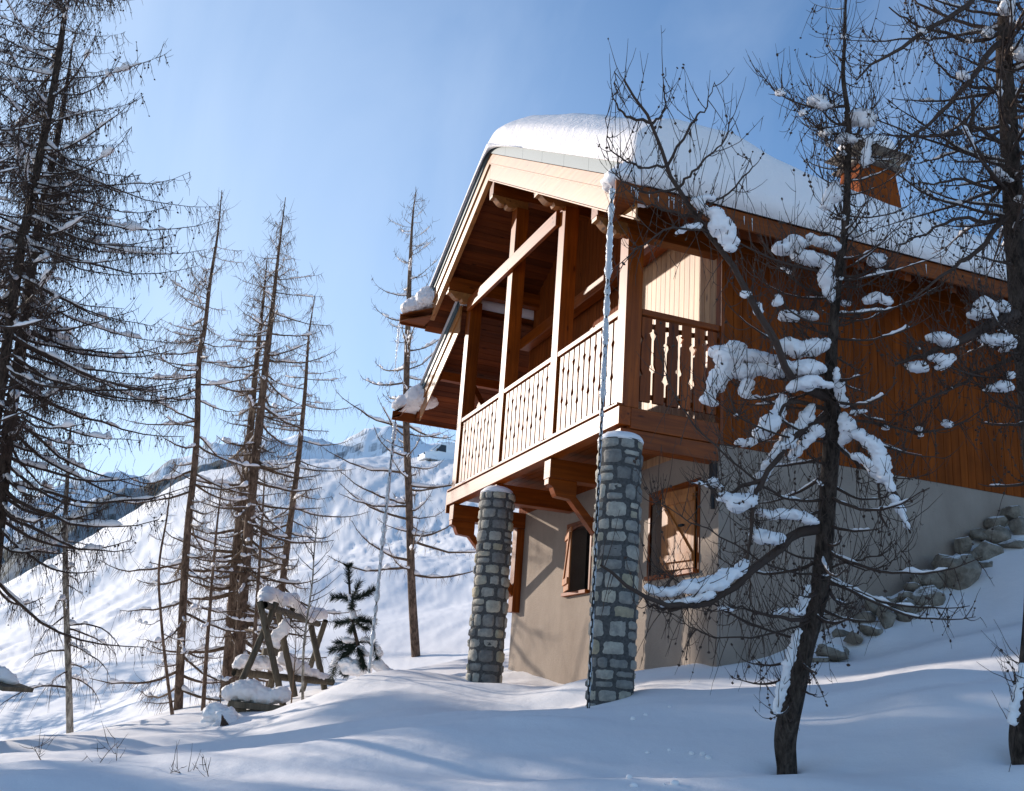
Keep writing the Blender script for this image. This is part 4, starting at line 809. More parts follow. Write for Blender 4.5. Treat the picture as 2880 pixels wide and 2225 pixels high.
limbs1 = [
    (25, [(2325, 1120, 6.2), (2270, 1098, 6.1), (2222, 1056, 6.0), (2196, 1009, 5.95), (2150, 900, 5.9), (2111, 843, 5.85), (2067, 756, 5.85), (2024, 697, 5.8), (1954, 610, 5.8), (1908, 529, 5.8), (1878, 465, 5.8), (1832, 346, 5.8), (1790, 280, 5.8), (1755, 225, 5.8)]),
    (10, [(1832, 346, 5.8), (1770, 330, 5.75), (1735, 290, 5.7), (1728, 200, 5.7)]), (9, [(1832, 346, 5.8), (1866, 310, 5.85), (1872, 190, 5.9)]),
    (9, [(1878, 465, 5.8), (1945, 350, 5.9), (1985, 300, 5.95), (2010, 230, 6)]), (9, [(1908, 529, 5.8), (1960, 470, 5.85), (2030, 400, 5.9), (2064, 325, 5.9)]), (8, [(1878, 465, 5.8), (1800, 470, 5.7), (1720, 420, 5.65), (1702, 330, 5.6)]), (8, [(1908, 529, 5.8), (1820, 540, 5.7), (1740, 500, 5.7), (1700, 440, 5.6)]),
    (8, [(1954, 610, 5.8), (2050, 540, 5.9), (2110, 470, 5.95), (2100, 440, 6)]), (8, [(1990, 655, 5.8), (1890, 640, 5.6), (1790, 700, 5.5), (1720, 760, 5.45)]),
    (9, [(1954, 610, 5.8), (1870, 590, 5.7), (1790, 560, 5.6), (1730, 500, 5.6)]),
    (30, [(2300, 1488, 6.2), (2232, 1502, 6.05), (2203, 1535, 5.95), (2146, 1573, 5.85), (2089, 1625, 5.75), (2033, 1668, 5.7), (1984, 1694, 5.65), (1930, 1705, 5.6), (1885, 1700, 5.55), (1800, 1670, 5.5), (1730, 1625, 5.45), (1690, 1590, 5.4)]),
    (16, [(1960, 1700, 5.65), (1890, 1712, 5.6), (1830, 1706, 5.6), (1810, 1680, 5.6)]),
    (22, [(2335, 1110, 6.2), (2222, 1062, 6.3), (2150, 1050, 6.35), (2080, 1040, 6.4), (2010, 1060, 6.4), (1985, 1110, 6.4)]),
    (22, [(2325, 1175, 6.2), (2270, 1200, 6.1), (2200, 1260, 6.0), (2150, 1340, 5.9), (2120, 1400, 5.85), (2113, 1480, 5.85), (2105, 1560, 5.85), (2090, 1600, 5.8)]),
    (14, [(2320, 1150, 6.2), (2220, 1130, 6.1), (2180, 1180, 6.0), (2155, 1230, 6.0), (2080, 1255, 6.0), (2020, 1250, 6.0)]),
    (14, [(2150, 1350, 5.9), (2085, 1370, 5.9), (2030, 1400, 5.85), (2000, 1370, 5.8), (1960, 1345, 5.8)]),
    (13, [(2300, 1480, 6.2), (2230, 1450, 6.1), (2140, 1440, 6.0), (2050, 1420, 5.9), (2010, 1390, 5.9)]),
    (24, [(2350, 1160, 6.2), (2402, 1200, 6.1), (2450, 1240, 6.05), (2488, 1303, 6.0), (2511, 1374, 5.95), (2535, 1421, 5.95), (2561, 1500, 5.95)]),
    (9, [(2480, 1290, 6.0), (2470, 1380, 6.0), (2478, 1450, 6.0), (2480, 1530, 6.0)]), (9, [(2430, 1240, 6.05), (2410, 1320, 6.1), (2425, 1390, 6.1)]),
    (10, [(2350, 1180, 6.2), (2440, 1185, 6.3), (2564, 1213, 6.35), (2668, 1203, 6.4), (2740, 1170, 6.4), (2800, 1110, 6.4)]),
    (14, [(2285, 1740, 6.2), (2230, 1742, 6.0), (2160, 1730, 5.9), (2100, 1712, 5.8), (2040, 1710, 5.7)]),
    (7, [(2300, 1740, 6.2), (2200, 1775, 6.0), (2060, 1795, 5.8), (1950, 1770, 5.7), (1880, 1720, 5.6)]),
    (7, [(2320, 1620, 6.2), (2180, 1600, 5.9), (2050, 1520, 5.8), (1900, 1440, 5.7), (1830, 1390, 5.6)]),
    (7, [(2330, 1600, 6.2), (2420, 1570, 6.1), (2480, 1560, 6.1), (2520, 1500, 6.1)]), (6, [(2325, 1540, 6.2), (2420, 1600, 6.1), (2500, 1590, 6.0), (2550, 1540, 6.0)]),
    (6, [(2300, 1640, 6.2), (2380, 1650, 6.1), (2440, 1640, 6.0)]), (6, [(2290, 1730, 6.2), (2340, 1745, 6.1), (2380, 1725, 6.1)]),
    (8, [(2200, 1400, 6.0), (2100, 1330, 5.9), (1990, 1230, 5.8), (1900, 1130, 5.7), (1860, 1000, 5.7)]),
    (6, [(2105, 1560, 5.8), (2110, 1700, 5.8), (2130, 1800, 5.8)]),
]
D_ = 6.1
clumps1 = [
    [(2062, 985, 32, 6.3), (2045, 1040, 34, 6.3), (2010, 1095, 26, 6.3), (1990, 1125, 18, 6.3), (2004, 1136, 14, 6.3)], [(2030, 990, 26, 6.35), (2090, 1000, 36, 6.3), (2140, 1005, 30, 6.3), (2170, 1020, 30, 6.3)],
    [(2085, 1050, 34, 6.3), (2120, 1040, 32, 6.3), (2180, 1050, 26, 6.3)], [(2100, 1080, 22, 6.25), (2092, 1105, 18, 6.25), (2112, 1118, 10, 6.25)],
    [(2205, 975, 26, 6.1), (2250, 985, 32, 6.1), (2300, 975, 28, 6.1), (2322, 960, 14, 6.1)], [(2210, 1030, 26, 6.05), (2260, 1040, 38, 6.05), (2300, 1040, 26, 6.05)], [(2230, 1095, 20, 6.0), (2270, 1075, 26, 6.0), (2325, 1085, 18, 6.0)],
    [(2350, 1040, 12, 6.1), (2362, 1090, 14, 6.1), (2372, 1140, 14, 6.1)], [(2200, 1120, 14, 6.1), (2186, 1170, 18, 6.05), (2160, 1200, 26, 6.0), (2140, 1230, 24, 6.0)], [(2085, 1245, 16, 6.0), (2115, 1245, 16, 6.0)],
    [(2285, 1140, 10, 6.15), (2265, 1180, 20, 6.1), (2230, 1220, 22, 6.1), (2200, 1260, 20, 6.0), (2170, 1300, 20, 6.0), (2140, 1345, 16, 6.0)], [(2300, 1210, 20, 6.1), (2260, 1250, 18, 6.1), (2220, 1290, 12, 6.1)],
    [(2120, 1375, 12, 5.9), (2120, 1410, 12, 5.9)], [(2372, 1165, 14, 6.1), (2385, 1200, 22, 6.05), (2375, 1240, 14, 6.1)], [(2400, 1165, 14, 6.1), (2430, 1158, 8, 6.1)],
    [(2420, 1225, 20, 6.0), (2450, 1250, 28, 6.0), (2475, 1290, 24, 6.0), (2492, 1340, 18, 5.95), (2505, 1375, 12, 5.95)], [(2400, 1280, 14, 6.0), (2440, 1300, 18, 6.0), (2480, 1355, 12, 6)], [(2515, 1400, 12, 5.95), (2530, 1430, 12, 5.95), (2548, 1470, 11, 5.95), (2560, 1492, 7, 5.95)],
    [(2045, 1400, 26, 5.85), (2080, 1420, 34, 5.85), (2110, 1400, 20, 5.85)], [(2010, 1350, 12, 5.85), (1990, 1362, 9, 5.85), (2030, 1370, 10, 5.85)], [(1946, 1358, 5, 5.8), (1975, 1360, 7, 5.8)],
    [(2140, 1445, 20, 5.95), (2190, 1450, 26, 5.95), (2250, 1455, 22, 6), (2285, 1468, 16, 6.0)], [(2130, 1500, 24, 5.9), (2165, 1520, 32, 5.85), (2190, 1510, 16, 5.9)], [(2095, 1580, 14, 5.8), (2075, 1605, 18, 5.75)],
    [(2060, 1620, 28, 5.7), (2010, 1640, 32, 5.65), (1960, 1650, 30, 5.6), (1905, 1662, 24, 5.6), (1850, 1668, 18, 5.6), (1822, 1655, 13, 5.6)], [(1990, 1675, 20, 5.62), (1940, 1688, 16, 5.6), (1880, 1700, 10, 5.6), (1850, 1712, 8, 5.6)],
    [(2030, 1712, 12, 5.7), (2055, 1716, 10, 5.7)], [(2180, 1722, 12, 5.9), (2215, 1715, 14, 5.95), (2240, 1725, 14, 5.95)], [(2248, 1722, 16, 6.05), (2262, 1690, 15, 6.1), (2272, 1650, 9, 6.1)],
    [(2244, 1770, 10, 6.08), (2232, 1820, 13, 6.08), (2216, 1870, 14, 6.08), (2206, 1920, 14, 6.08), (2190, 1970, 13, 6.08), (2184, 2000, 7, 6.08)],
    [(2316, 1618, 8, 6.1), (2338, 1616, 5, 6.1)], [(2310, 1365, 8, 6.1), (2300, 1350, 6, 6.1)],
    cl(2583, 1205, 10, 6.35), cl(2590, 1222, 8, 6.35), cl(2662, 1193, 14, 6.38), cl(2492, 1203, 8, 6.3), cl(2072, 1165, 9, 5.8),
    [(2010, 600, 22, 5.75), (2035, 650, 34, 5.75), (2050, 680, 26, 5.75), (2055, 700, 16, 5.75)], [(1995, 560, 14, 5.75), (1955, 565, 12, 5.75), (1980, 590, 16, 5.75)], [(1905, 655, 10, 5.7), (1935, 640, 14, 5.7), (1965, 635, 12, 5.75)],
    cl(2095, 830, 14, 5.85), [(2130, 860, 12, 5.9), (2135, 880, 12, 5.9)],
    c5(1335, 620, 62), c5(1375, 600, 34), c5(1115, 535, 44), c5(1185, 550, 20), c5(912, 480, 24), c5(1245, 190, 16), c5(1035, 590, 20), c5(1150, 690, 30), c5(1170, 750, 18), c5(1255, 725, 44), c5(1240, 795, 20),
    [(2443, 395, 10, 6.1), (2436, 440, 14, 6.1), (2432, 470, 10, 6.1)], c5(1360, 830, 34), [(2350, 520, 18, 6.1), (2340, 555, 22, 6.1), (2325, 580, 18, 6.1)], c5(1235, 1135, 22), [(2200, 700, 26, 6.1), (2235, 690, 30, 6.1), (2265, 685, 16, 6.1)], [(2255, 720, 26, 6.1), (2290, 735, 30, 6.1)],
    [(2285, 670, 18, 6.1), (2330, 690, 26, 6.1), (2355, 695, 16, 6.1)], [(2325, 740, 20, 6.1), (2322, 790, 22, 6.1), (2335, 830, 14, 6.1), (2342, 850, 8, 6.1)], c5(1420, 1360, 46), [(2440, 845, 14, 6.2), (2472, 838, 18, 6.2), (2500, 850, 12, 6.2)], [(2188, 830, 10, 6.0), (2190, 855, 14, 6.0)], c5(960, 1650, 40), c5(1055, 1640, 44), c5(1440, 1415, 22), c5(1220, 1450, 22), c5(1300, 1215, 36), c5(1260, 1580, 22), c5(930, 1395, 14), c5(960, 1415, 18),
]
detail_tree('snow-laden larch with a leaning bare trunk in front of the chalet', 'larch_tree', T1, limbs1,
            [(46, .60, .99, (.78, .22), -.15, .95, None, math.pi, .25), (26, .30, .62, (.85, .75), -.45, .35, None, math.pi, .35), (14, .12, .34, (.45, .6), -.5, .25, None, math.pi, .1)], clumps1, 51, kn=700)

# --- great larch at the right edge
T2 = [(2838, -80, 6.6, 44), (2826, 108, 6.6, 44), (2826, 216, 6.6, 46), (2836, 324, 6.6, 48), (2842, 432, 6.6, 50), (2848, 540, 6.6, 52), (2852, 648, 6.6, 54), (2862, 756, 6.6, 56), (2872, 864, 6.6, 58), (2885, 1000, 6.6, 60), (2908, 1250, 6.5, 62), (2922, 1500, 6.3, 64), (2915, 1750, 6.1, 66), (2894, 1950, 5.9, 70), (2876, 2070, 5.85, 74), (2882, 2165, 5.8, 66)]
limbs2 = [
    (20, [(2832, -20, 6.6), (2780, -30, 6.4), (2737, 0, 6.3), (2680, 40, 6.2), (2590, 95, 6.1), (2510, 145, 6.0), (2456, 178, 5.95), (2410, 225, 5.9)]),
    (20, [(2826, 120, 6.6), (2791, 135, 6.4), (2743, 200, 6.3), (2705, 254, 6.2), (2656, 308, 6.1), (2608, 351, 6.1), (2548, 394, 6.0), (2500, 430, 6.0)]),
    (16, [(2842, 530, 6.6), (2813, 520, 6.5), (2770, 465, 6.4), (2727, 384, 6.3), (2700, 340, 6.3), (2650, 320, 6.2)]), (15, [(2727, 384, 6.3), (2735, 300, 6.3), (2730, 240, 6.4)]),
    (20, [(2848, 590, 6.6), (2800, 640, 6.5), (2760, 700, 6.4), (2700, 740, 6.3), (2640, 780, 6.2), (2560, 850, 6.1)]),
    (14, [(2840, 400, 6.6), (2790, 385, 6.4), (2740, 360, 6.3), (2660, 380, 6.2), (2560, 385, 6.1), (2480, 375, 6.0)]),
    (14, [(2842, 500, 6.6), (2790, 530, 6.5), (2700, 500, 6.3), (2640, 515, 6.2), (2560, 520, 6.1)]),
    (14, [(2845, 620, 6.6), (2780, 620, 6.5), (2690, 615, 6.3), (2600, 660, 6.2), (2520, 690, 6.1)]),
    (32, [(2868, 880, 6.6), (2800, 905, 6.4), (2753, 928, 6.3), (2700, 955, 6.2), (2658, 976, 6.2), (2611, 995, 6.15), (2560, 1010, 6.1), (2516, 1023, 6.1)]),
    (13, [(2877, 1000, 6.6), (2777, 1037, 6.4), (2677, 1094, 6.3), (2580, 1135, 6.2), (2526, 1170, 6.2)]),
    (16, [(2828, 60, 6.6), (2780, 80, 6.7), (2700, 60, 6.8), (2600, 20, 6.9), (2540, -20, 7)]), (14, [(2828, 80, 6.6), (2740, 120, 6.5), (2650, 90, 6.4), (2560, 60, 6.3), (2500, 20, 6.3)]),
    (12, [(2836, 260, 6.6), (2770, 250, 6.5), (2700, 230, 6.4), (2640, 180, 6.3), (2610, 120, 6.3)]), (12, [(2836, 300, 6.6), (2900, 270, 6.5), (2980, 240, 6.4)]), (12, [(2845, 450, 6.6), (2900, 420, 6.5), (2990, 400, 6.5)]), (12, [(2838, 0, 6.6), (2880, 30, 6.5), (2960, 60, 6.5)]),
]
clumps2 = [cl(2594, 88, 13, 6.1), cl(2778, 96, 16, 6.5), cl(2708, 213, 16, 6.2), [(2860, 140, 20, 6.5), (2875, 160, 20, 6.5)], [(2805, 480, 12, 6.4), (2818, 500, 14, 6.5)], c5(2060, 915, 34, 6.5), c5(2110, 940, 16, 6.5), cl(2612, 112, 8, 6.1), cl(2727, 113, 12, 6.4),
           [(2745, 885, 26, 6.25), (2770, 860, 28, 6.25), (2785, 880, 20, 6.25)], c5(2060, 1600, 40, 6.4), [(2625, 950, 22, 6.15), (2650, 958, 26, 6.15), (2672, 965, 16, 6.15)], [(2770, 950, 20, 6.3), (2800, 960, 26, 6.3), (2830, 950, 18, 6.35)], [(2825, 985, 12, 6.4), (2845, 965, 16, 6.4)],
           [(2625, 1010, 18, 6.1), (2655, 1015, 24, 6.1), (2672, 1010, 18, 6.1), (2645, 1035, 12, 6.1)], cl(2576, 1032, 24, 6.1), [(2790, 1090, 14, 6.35), (2815, 1085, 20, 6.35), (2838, 1092, 16, 6.35)], cl(2838, 1058, 12, 6.35), cl(2772, 1098, 9, 6.35), cl(2677, 1092, 6, 6.3), cl(2582, 980, 6, 6.2), cl(2868, 560, 14, 6.5),
           [(2848, 2030, 12, 5.7), (2856, 1980, 13, 5.72), (2866, 1920, 11, 5.75), (2874, 1870, 8, 5.8)], [(2826, 30, 18, 6.5), (2842, 0, 14, 6.5)]]
detail_tree('tall dark larch cut by the right edge, its boughs reaching over the roof', 'larch_tree', T2, limbs2, [(60, .60, .995, (1.1, .9), -.15, .4, None, math.pi, .15), (14, .3, .6, (.6, .9), -.3, .3, None, math.pi, .2)], clumps2, 61, kn=1500, twl=.26, per_m=30)

# ------------------------------------------------------------------ boulders along the side wall
def boulder(x, y, w_, h_, Yw, seed, label):
    p = on(1, Yw, x, y); D = (p - CAM) @ FWD; rx = w_ * D / FPX / 2 * 1.32; rz = h_ * D / FPX / 2 * 1.32; rng = random.Random(seed)
    a = Acc(); blob(a, (0, 0, 0), (1, 1, 1), seed, n=14, rough=.22); V = a.V[0]
    nrm = rng.sample(range(100), 3)
    for k in range(15):                               # flatten random facets
        v = np.array([rng.gauss(0, 1) for _ in range(3)]); v /= np.linalg.norm(v); h = rng.uniform(.54, .80); dd = V @ v; V = V - np.outer(np.maximum(dd - h, 0), v)
    V = V * (1 + .10 * fbm(V[:, 0] * 4 + seed, V[:, 1] * 4 + V[:, 2] * 3, 3, seed))[:, None]
    V = V * np.array([rx * 1.02, min(rx, .3) * .9 + .02, rz]); th = rng.uniform(-.25, .25); c, s_ = math.cos(th), math.sin(th)
    V = np.stack([V[:, 0] * c - V[:, 2] * s_, V[:, 1], V[:, 0] * s_ + V[:, 2] * c], -1)
    o = raw_mesh('boulder', V, a.F[0], M_boulder, None, True); o.location = p
    tag(o, label, 'boulder', 'boulders piled along the foot of the side wall')
BL = [(2342, 1836, 104, 44, -.55, 'long low dark boulder at the very bottom of the pile, right of the leaning trunk'),
      (2300, 1856, 60, 22, -.55, 'small flat stone in the snow, touching the leaning trunk'),
      (2402, 1795, 54, 34, -.50, 'small rounded stone on the snow just above the long low dark boulder'),
      (2360, 1785, 46, 30, -.2, 'small dim stone half hidden against the wall above the long low boulder'),
      (2452, 1775, 60, 32, -.50, 'flat wedge-shaped stone third from the bottom of the pile'),
      (2430, 1740, 66, 34, -.18, 'dim flat stone against the wall, left of the upright oval one'),
      (2494, 1737, 46, 60, -.48, 'upright oval pale boulder in the lower row'),
      (2546, 1721, 58, 72, -.48, 'tall ribbed pale boulder right of the upright oval one'),
      (2461, 1706, 44, 44, -.2, 'angular small stone above the upright oval boulder'),
      (2500, 1695, 48, 34, -.2, 'low stone wedged above and between the oval and the ribbed boulders'),
      (2546, 1678, 50, 38, -.3, 'squarish stone sitting on top of the tall ribbed boulder'),
      (2580, 1710, 34, 42, -.45, 'narrow stone squeezed right of the tall ribbed boulder'),
      (2620, 1690, 92, 74, -.48, 'broad brown boulder in the middle of the lower row'),
      (2582, 1628, 46, 48, -.2, 'round grey stone against the wall above the squarish one'),
      (2618, 1632, 66, 60, -.28, 'pale square-cut boulder with a flat face, mid-pile'),
      (2575, 1656, 44, 30, -.25, 'small stone below the round grey one, mid-pile'),
      (2700, 1622, 108, 92, -.42, 'largest boulder, wide and sloping, in the upper half of the pile'),
      (2655, 1582, 58, 56, -.2, 'rounded stone at the wall left above the largest boulder'),
      (2711, 1530, 50, 50, -.14, 'pale blocky stone touching the wall above the largest boulder'),
      (2724, 1566, 46, 30, -.22, 'thin yellowish stone lying just under the pale blocky one'),
      (2774, 1552, 72, 68, -.3, 'big rounded pale boulder right of the yellowish thin stone'),
      (2778, 1592, 48, 32, -.42, 'small stone under the big rounded pale boulder'),
      (2753, 1502, 50, 34, -.12, 'small dark stone against the wall high in the pile'),
      (2806, 1510, 80, 64, -.22, 'dark bulky boulder high in the pile'),
      (2800, 1470, 50, 34, -.1, 'flat stone on top of the dark bulky boulder'),
      (2845, 1446, 54, 46, -.1, 'squared stone at the top of the pile under the cladding'),
      (2868, 1482, 46, 50, -.25, 'stone cut by the right edge, near the top of the pile'),
      (2852, 1532, 62, 40, -.4, 'long stone on the snow near the right edge, below the one cut by it')]
for i, (x, y, w_, h_, Yw, lab) in enumerate(BL): boulder(x, y, w_, h_, Yw, 200 + i, lab)

a = Acc(); rc = random.Random(4)
for i in range(85):
    x, y = (rc.gauss(1880, 110), rc.gauss(1995, 16)) if i < 60 else ((rc.gauss(2330, 60), rc.gauss(1925, 10)) if i < 85 else (rc.uniform(100, 2800), rc.uniform(2030, 2215)))
    p = on(2, -2.95, x, y); p[2] = gz(p[0], p[1]); 
    if not (2 < np.dot(p - CAM, FWD) < 14): continue
    r = rc.uniform(.006, .022) * (1 if i < 85 else .6); blob(a, p + [0, 0, r * .3], (r * rc.uniform(.8, 1.5), r, r * .8), i, n=5, rough=.35)
o = a.build('snow_crumbs', M_snow); tag(o, kind='stuff')

# ------------------------------------------------------------------ climbing frame with swing, bench
def pole(a, b, r, name, parent, m=None, n=24):
    a = np.array(a); b = np.array(b); P = a + (b - a) * np.linspace(0, 1, n)[:, None]; P = P + rs.randn(n, 3) * .002
    return trunk_mesh(name, P, np.full(n, r), m or W_grey, parent, 10, .06, int(a[0] * 10) % 50)
i3 = lambda x, y, D: at(600 + x * .2963, 1550 + y * .2963, D)
sw = empty('swing_frame', i3(430, 1470, 15), 'weathered timber swing frame of crossed poles under thick snow', 'swing frame')
pr = .048
apex = i3(515, 520, 14.8); apex2 = i3(985, 690, 17.8); bv = apex2 - apex
pole(apex - bv * .05, apex2 + bv * .03, .05, 'top_beam', sw)
pole(i3(600, 490, 15.0), i3(130, 1450, 14.3) - [0, 0, .2], pr, 'pole', sw); pole(i3(440, 480, 14.7), i3(720, 1500, 14.7) - [0, 0, .2], pr, 'pole', sw)
pole(i3(750, 550, 16.2), i3(520, 1240, 16.6) - [0, 0, .3], pr, 'pole', sw); pole(i3(620, 590, 16.0), i3(790, 1250, 16.0) - [0, 0, .2], pr, 'pole', sw)
pole(i3(925, 700, 17.6), i3(1100, 1330, 16.9) - [0, 0, .2], pr * 1.05, 'pole', sw); pole(i3(1065, 660, 17.8), i3(870, 1080, 18.4) - [0, 0, .5], pr, 'pole', sw)
rb = pole(i3(195, 1150, 15.2), i3(1130, 1245, 16.9), .055, 'cross_rail', sw)
for pts in ([(450, 480, 30), (520, 400, 75), (570, 440, 60), (610, 470, 48)], [(630, 490, 55), (690, 460, 62), (750, 450, 50), (790, 520, 40), (830, 590, 46), (860, 640, 30)], [(905, 640, 45), (960, 610, 62), (1010, 590, 55), (1040, 620, 34)]):
    a = Acc(); chain_blobs(a, [(600 + x * .2963, 1550 + y * .2963, r * .37, 15.0 + (x - 450) / 600 * 2.8) for x, y, r in pts], int(pts[0][0]), .14, .9); a.build('snow_cap', M_bough, sw, voxel=.02)
for pts in ([(240, 1090, 36), (290, 1050, 60), (350, 1080, 60), (430, 1070, 75), (520, 1100, 62), (580, 1110, 45)], [(680, 1050, 80), (760, 1100, 70), (850, 1140, 55), (930, 1170, 50), (1010, 1200, 42), (1070, 1200, 34)]):
    a = Acc(); chain_blobs(a, [(600 + x * .2963, 1550 + y * .2963, r * .36, 15.2 + (x - 200) / 900 * 1.7) for x, y, r in pts], int(pts[0][0]), .14, .85); a.build('snow_bank', M_bough, rb, voxel=.02)
swing = empty('hanging_seat', i3(590, 930, 15.6), 'snow-buried hanging seat in the middle of the swing frame', 'swing')
mb = MB(); q = i3(530, 960, 15.6); mb.box(q[0] - .1, q[0] + .12, q[1] - .1, q[1] + .1, q[2] - .05, q[2] + .05, .4); mb.build('seat', W_grey, swing, .01)
for dx in (-.09, .09):
    a = Acc(); a.tube([q + [dx, 0, 0], i3(590, 560, 15.6) + [dx, 0, 0]], [.008, .008], 5); a.build('rope', M_twigd, swing)
a = Acc(); chain_blobs(a, [(600 + x * .2963, 1550 + y * .2963, r * .2963, 15.6) for x, y, r in ((690, 680, 36), (660, 760, 52), (610, 790, 62), (570, 830, 40), (600, 880, 40), (610, 920, 24))], 77, .14, 1.0); a.build('snow_load', M_bough, swing, voxel=.02)
bench = empty('wooden_bench', i3(430, 1540, 14.2), 'low weathered plank bench carrying a thick slab of snow, beneath the swing frame', 'bench')
A0, A1 = i3(150, 1450, 14.2), i3(670, 1500, 14.3); mb = MB(); mb.beam(A0, A1, .35, .085, t=.5); mb.build('seat', W_grey, bench, .006)
for fx in (.2, .93):
    q = A0 + (A1 - A0) * fx; mb = MB(); mb.box(q[0] - .08, q[0] + .08, q[1] - .1, q[1] + .1, q[2] - .5, q[2] - .045, .3); mb.build('leg', W_grey, bench, .006)
a = Acc(); chain_blobs(a, [(600 + x * .2963, 1550 + y * .2963, r * .36, 14.35) for x, y, r in ((190, 1350, 85), (270, 1330, 100), (360, 1340, 95), (450, 1370, 85), (540, 1385, 78), (640, 1385, 75))], 33, .10, .95); a.build('snow_slab', M_bough, bench, voxel=.02)

# ------------------------------------------------------------------ young pine, stump, saplings, dry stems
M_needle, nt_, b_ = new_mat('pine_needles', .7, .25); b_.inputs['Base Color'].default_value = (.018, .028, .018, 1)
def bottle_brush(a, pts, rad, rng, n):
    P = smooth_poly(pts, 24); a.tube(P, np.linspace(.014, .007, 24), 5)
    i = rng.randint(1, 24, n); T = np.gradient(P, axis=0); T /= np.linalg.norm(T, axis=1, keepdims=True); dv = rng.randn(n, 3); dv -= (dv * T[i]).sum(1, keepdims=True) * T[i]; dv /= np.linalg.norm(dv, axis=1, keepdims=True); dv = dv * .8 + T[i] * .7
    s = np.linspace(0, 1, 3)[None, :, None]; W = P[i][:, None, :] + dv[:, None, :] * s * (rad * (.6 + .6 * rng.rand(n)))[:, None, None]; a.tube(W, np.array([.0028, .0024, .0010]), 3)
D3 = 13.6; rng = np.random.RandomState(5)
pine = empty('young_pine', i3(1440, 1120, D3), 'young pine with brush-like dark boughs bent under snow, left of the frozen chain', 'tree')
P = smooth_poly([tuple(i3(1445, 1190, D3)), tuple(i3(1400, 980, D3)), tuple(i3(1345, 780, D3)), tuple(i3(1308, 560, D3)), tuple(i3(1292, 330, D3)), tuple(i3(1285, 180, D3))], 40)
trunk_mesh('trunk', P, np.linspace(.032, .010, 40), M_bark, pine, 8)
a = Acc()
for pts, n in (([(1290, 340, 0), (1285, 180, 0), (1283, 150, 0)], 260), ([(1310, 470, 0), (1230, 440, .1), (1140, 440, .1)], 200), ([(1310, 460, 0), (1430, 420, -.1), (1520, 360, -.1)], 230), ([(1310, 450, 0), (1350, 380, .2), (1385, 300, .3)], 120), ([(1320, 660, 0), (1250, 670, .1), (1170, 690, .1)], 180), ([(1325, 650, 0), (1420, 650, 0), (1520, 680, -.1)], 240), ([(1330, 660, 0), (1400, 710, -.2), (1460, 740, -.3)], 160),
               ([(1370, 880, 0), (1260, 910, 0), (1120, 945, 0)], 280), ([(1370, 870, 0), (1250, 860, .1), (1170, 870, .2)], 160), ([(1360, 900, 0), (1240, 980, 0), (1160, 1080, 0), (1130, 1210, 0)], 320), ([(1350, 910, 0), (1260, 1000, .1), (1225, 1150, .1)], 260), ([(1375, 870, 0), (1470, 850, 0), (1540, 930, 0), (1560, 1050, 0)], 340), ([(1370, 900, 0), (1400, 1000, -.1), (1430, 1110, -.1)], 260), ([(1300, 1130, 0), (1250, 1170, 0)], 80), ([(1320, 470, 0), (1320, 520, -.3), (1310, 540, -.4)], 90), ([(1320, 700, 0), (1310, 760, -.2)], 110)):
    bottle_brush(a, [tuple(i3(x, y, D3 + dd)) for x, y, dd in pts], .085, rng, int(n * 1.7))
a.build('crown', M_needle, pine, False)
for pts in ([(1270, 850, 40), (1310, 860, 34)], [(1430, 840, 34), (1490, 850, 30)], [(1400, 920, 30), (1440, 980, 34)], [(1560, 920, 26), (1580, 990, 30)], [(1180, 1010, 30), (1150, 1080, 30)], [(1280, 1060, 80), (1350, 1090, 90), (1300, 1150, 90), (1400, 1150, 85)], [(1560, 1080, 60), (1620, 1140, 60), (1700, 1180, 45)], [(1290, 420, 22), (1330, 640, 24), (1370, 640, 14)]):
    a = Acc(); chain_blobs(a, [(600 + x * .2963, 1550 + y * .2963, r * .2963, D3) for x, y, r in pts], int(pts[0][1]), .15, .8); a.build('snow_clump', M_bough, pine, voxel=.012)
st = empty('tree_stump', at(615, 2045, 12.4), 'snow-covered stump with dark twigs poking out, left of the plank bench', 'stump')
p = at(620, 2035, 12.4); trunk_mesh('trunk', np.array([p + [0, 0, z] for z in np.linspace(-.4, .12, 12)]), np.linspace(.14, .11, 12), M_bark, st, 12)
a = Acc(); chain_blobs(a, [(585, 2030, 20, 12.4), (610, 2005, 30, 12.4), (632, 2015, 30, 12.3), (645, 2050, 26, 12.2), (600, 2060, 30, 12.2)], 91, .2, .9); a.build('snow_cap', M_bough, st, voxel=.015)
a = Acc()
for k in range(9): c = at(622 + k * 3.2, 2022 + k * 4 + rnd.random() * 8, 12.05); a.tube([c + [0, 0, .06], c + [.01, -.02, 0], c + [.0, -.03, -.07]], [.004, .014, .006], 5)
a.build('twigs', M_twigd, st, False)
def sapling(label, pts, n, Lm, seed, D, tr=.010):
    rng = np.random.RandomState(seed); P = smooth_poly([tuple(at(x, y, D)) for x, y in pts], 40); 
    if P[0, 2] > P[-1, 2]: P = P[::-1]
    root = empty('sapling', P[0], label, 'sapling'); P0 = np.vstack([P[0] - [0, 0, .3], P]); R_ = np.linspace(tr, tr * .25, 41)
    trunk_mesh('stem', P0, R_, M_birch if tr > .012 else M_twig, root, 7)
    Q, L, t = limbs_of(P0, rng, n, .3, .97, lambda t: Lm * (1.2 - t), lambda t: t * 0 + .5, lambda t: t * 0 + 1.1); a = Acc(); a.tube(Q, np.linspace(1, .3, 9)[None] * tr * .35, 4)
    W, ln = twigs_on(Q, L, rng, 8, .18, .1); a.tube(W, np.array([1, .8, .6, .3]) * .0028, 3); a.build('branches', M_twigd, root, False)
sapling('pale sapling in front of the right end of the swing frame', [(851, 1985), (853, 1846), (861, 1757), (878, 1639), (884, 1550), (895, 1440)], 22, .9, 3, 12.9, .020)
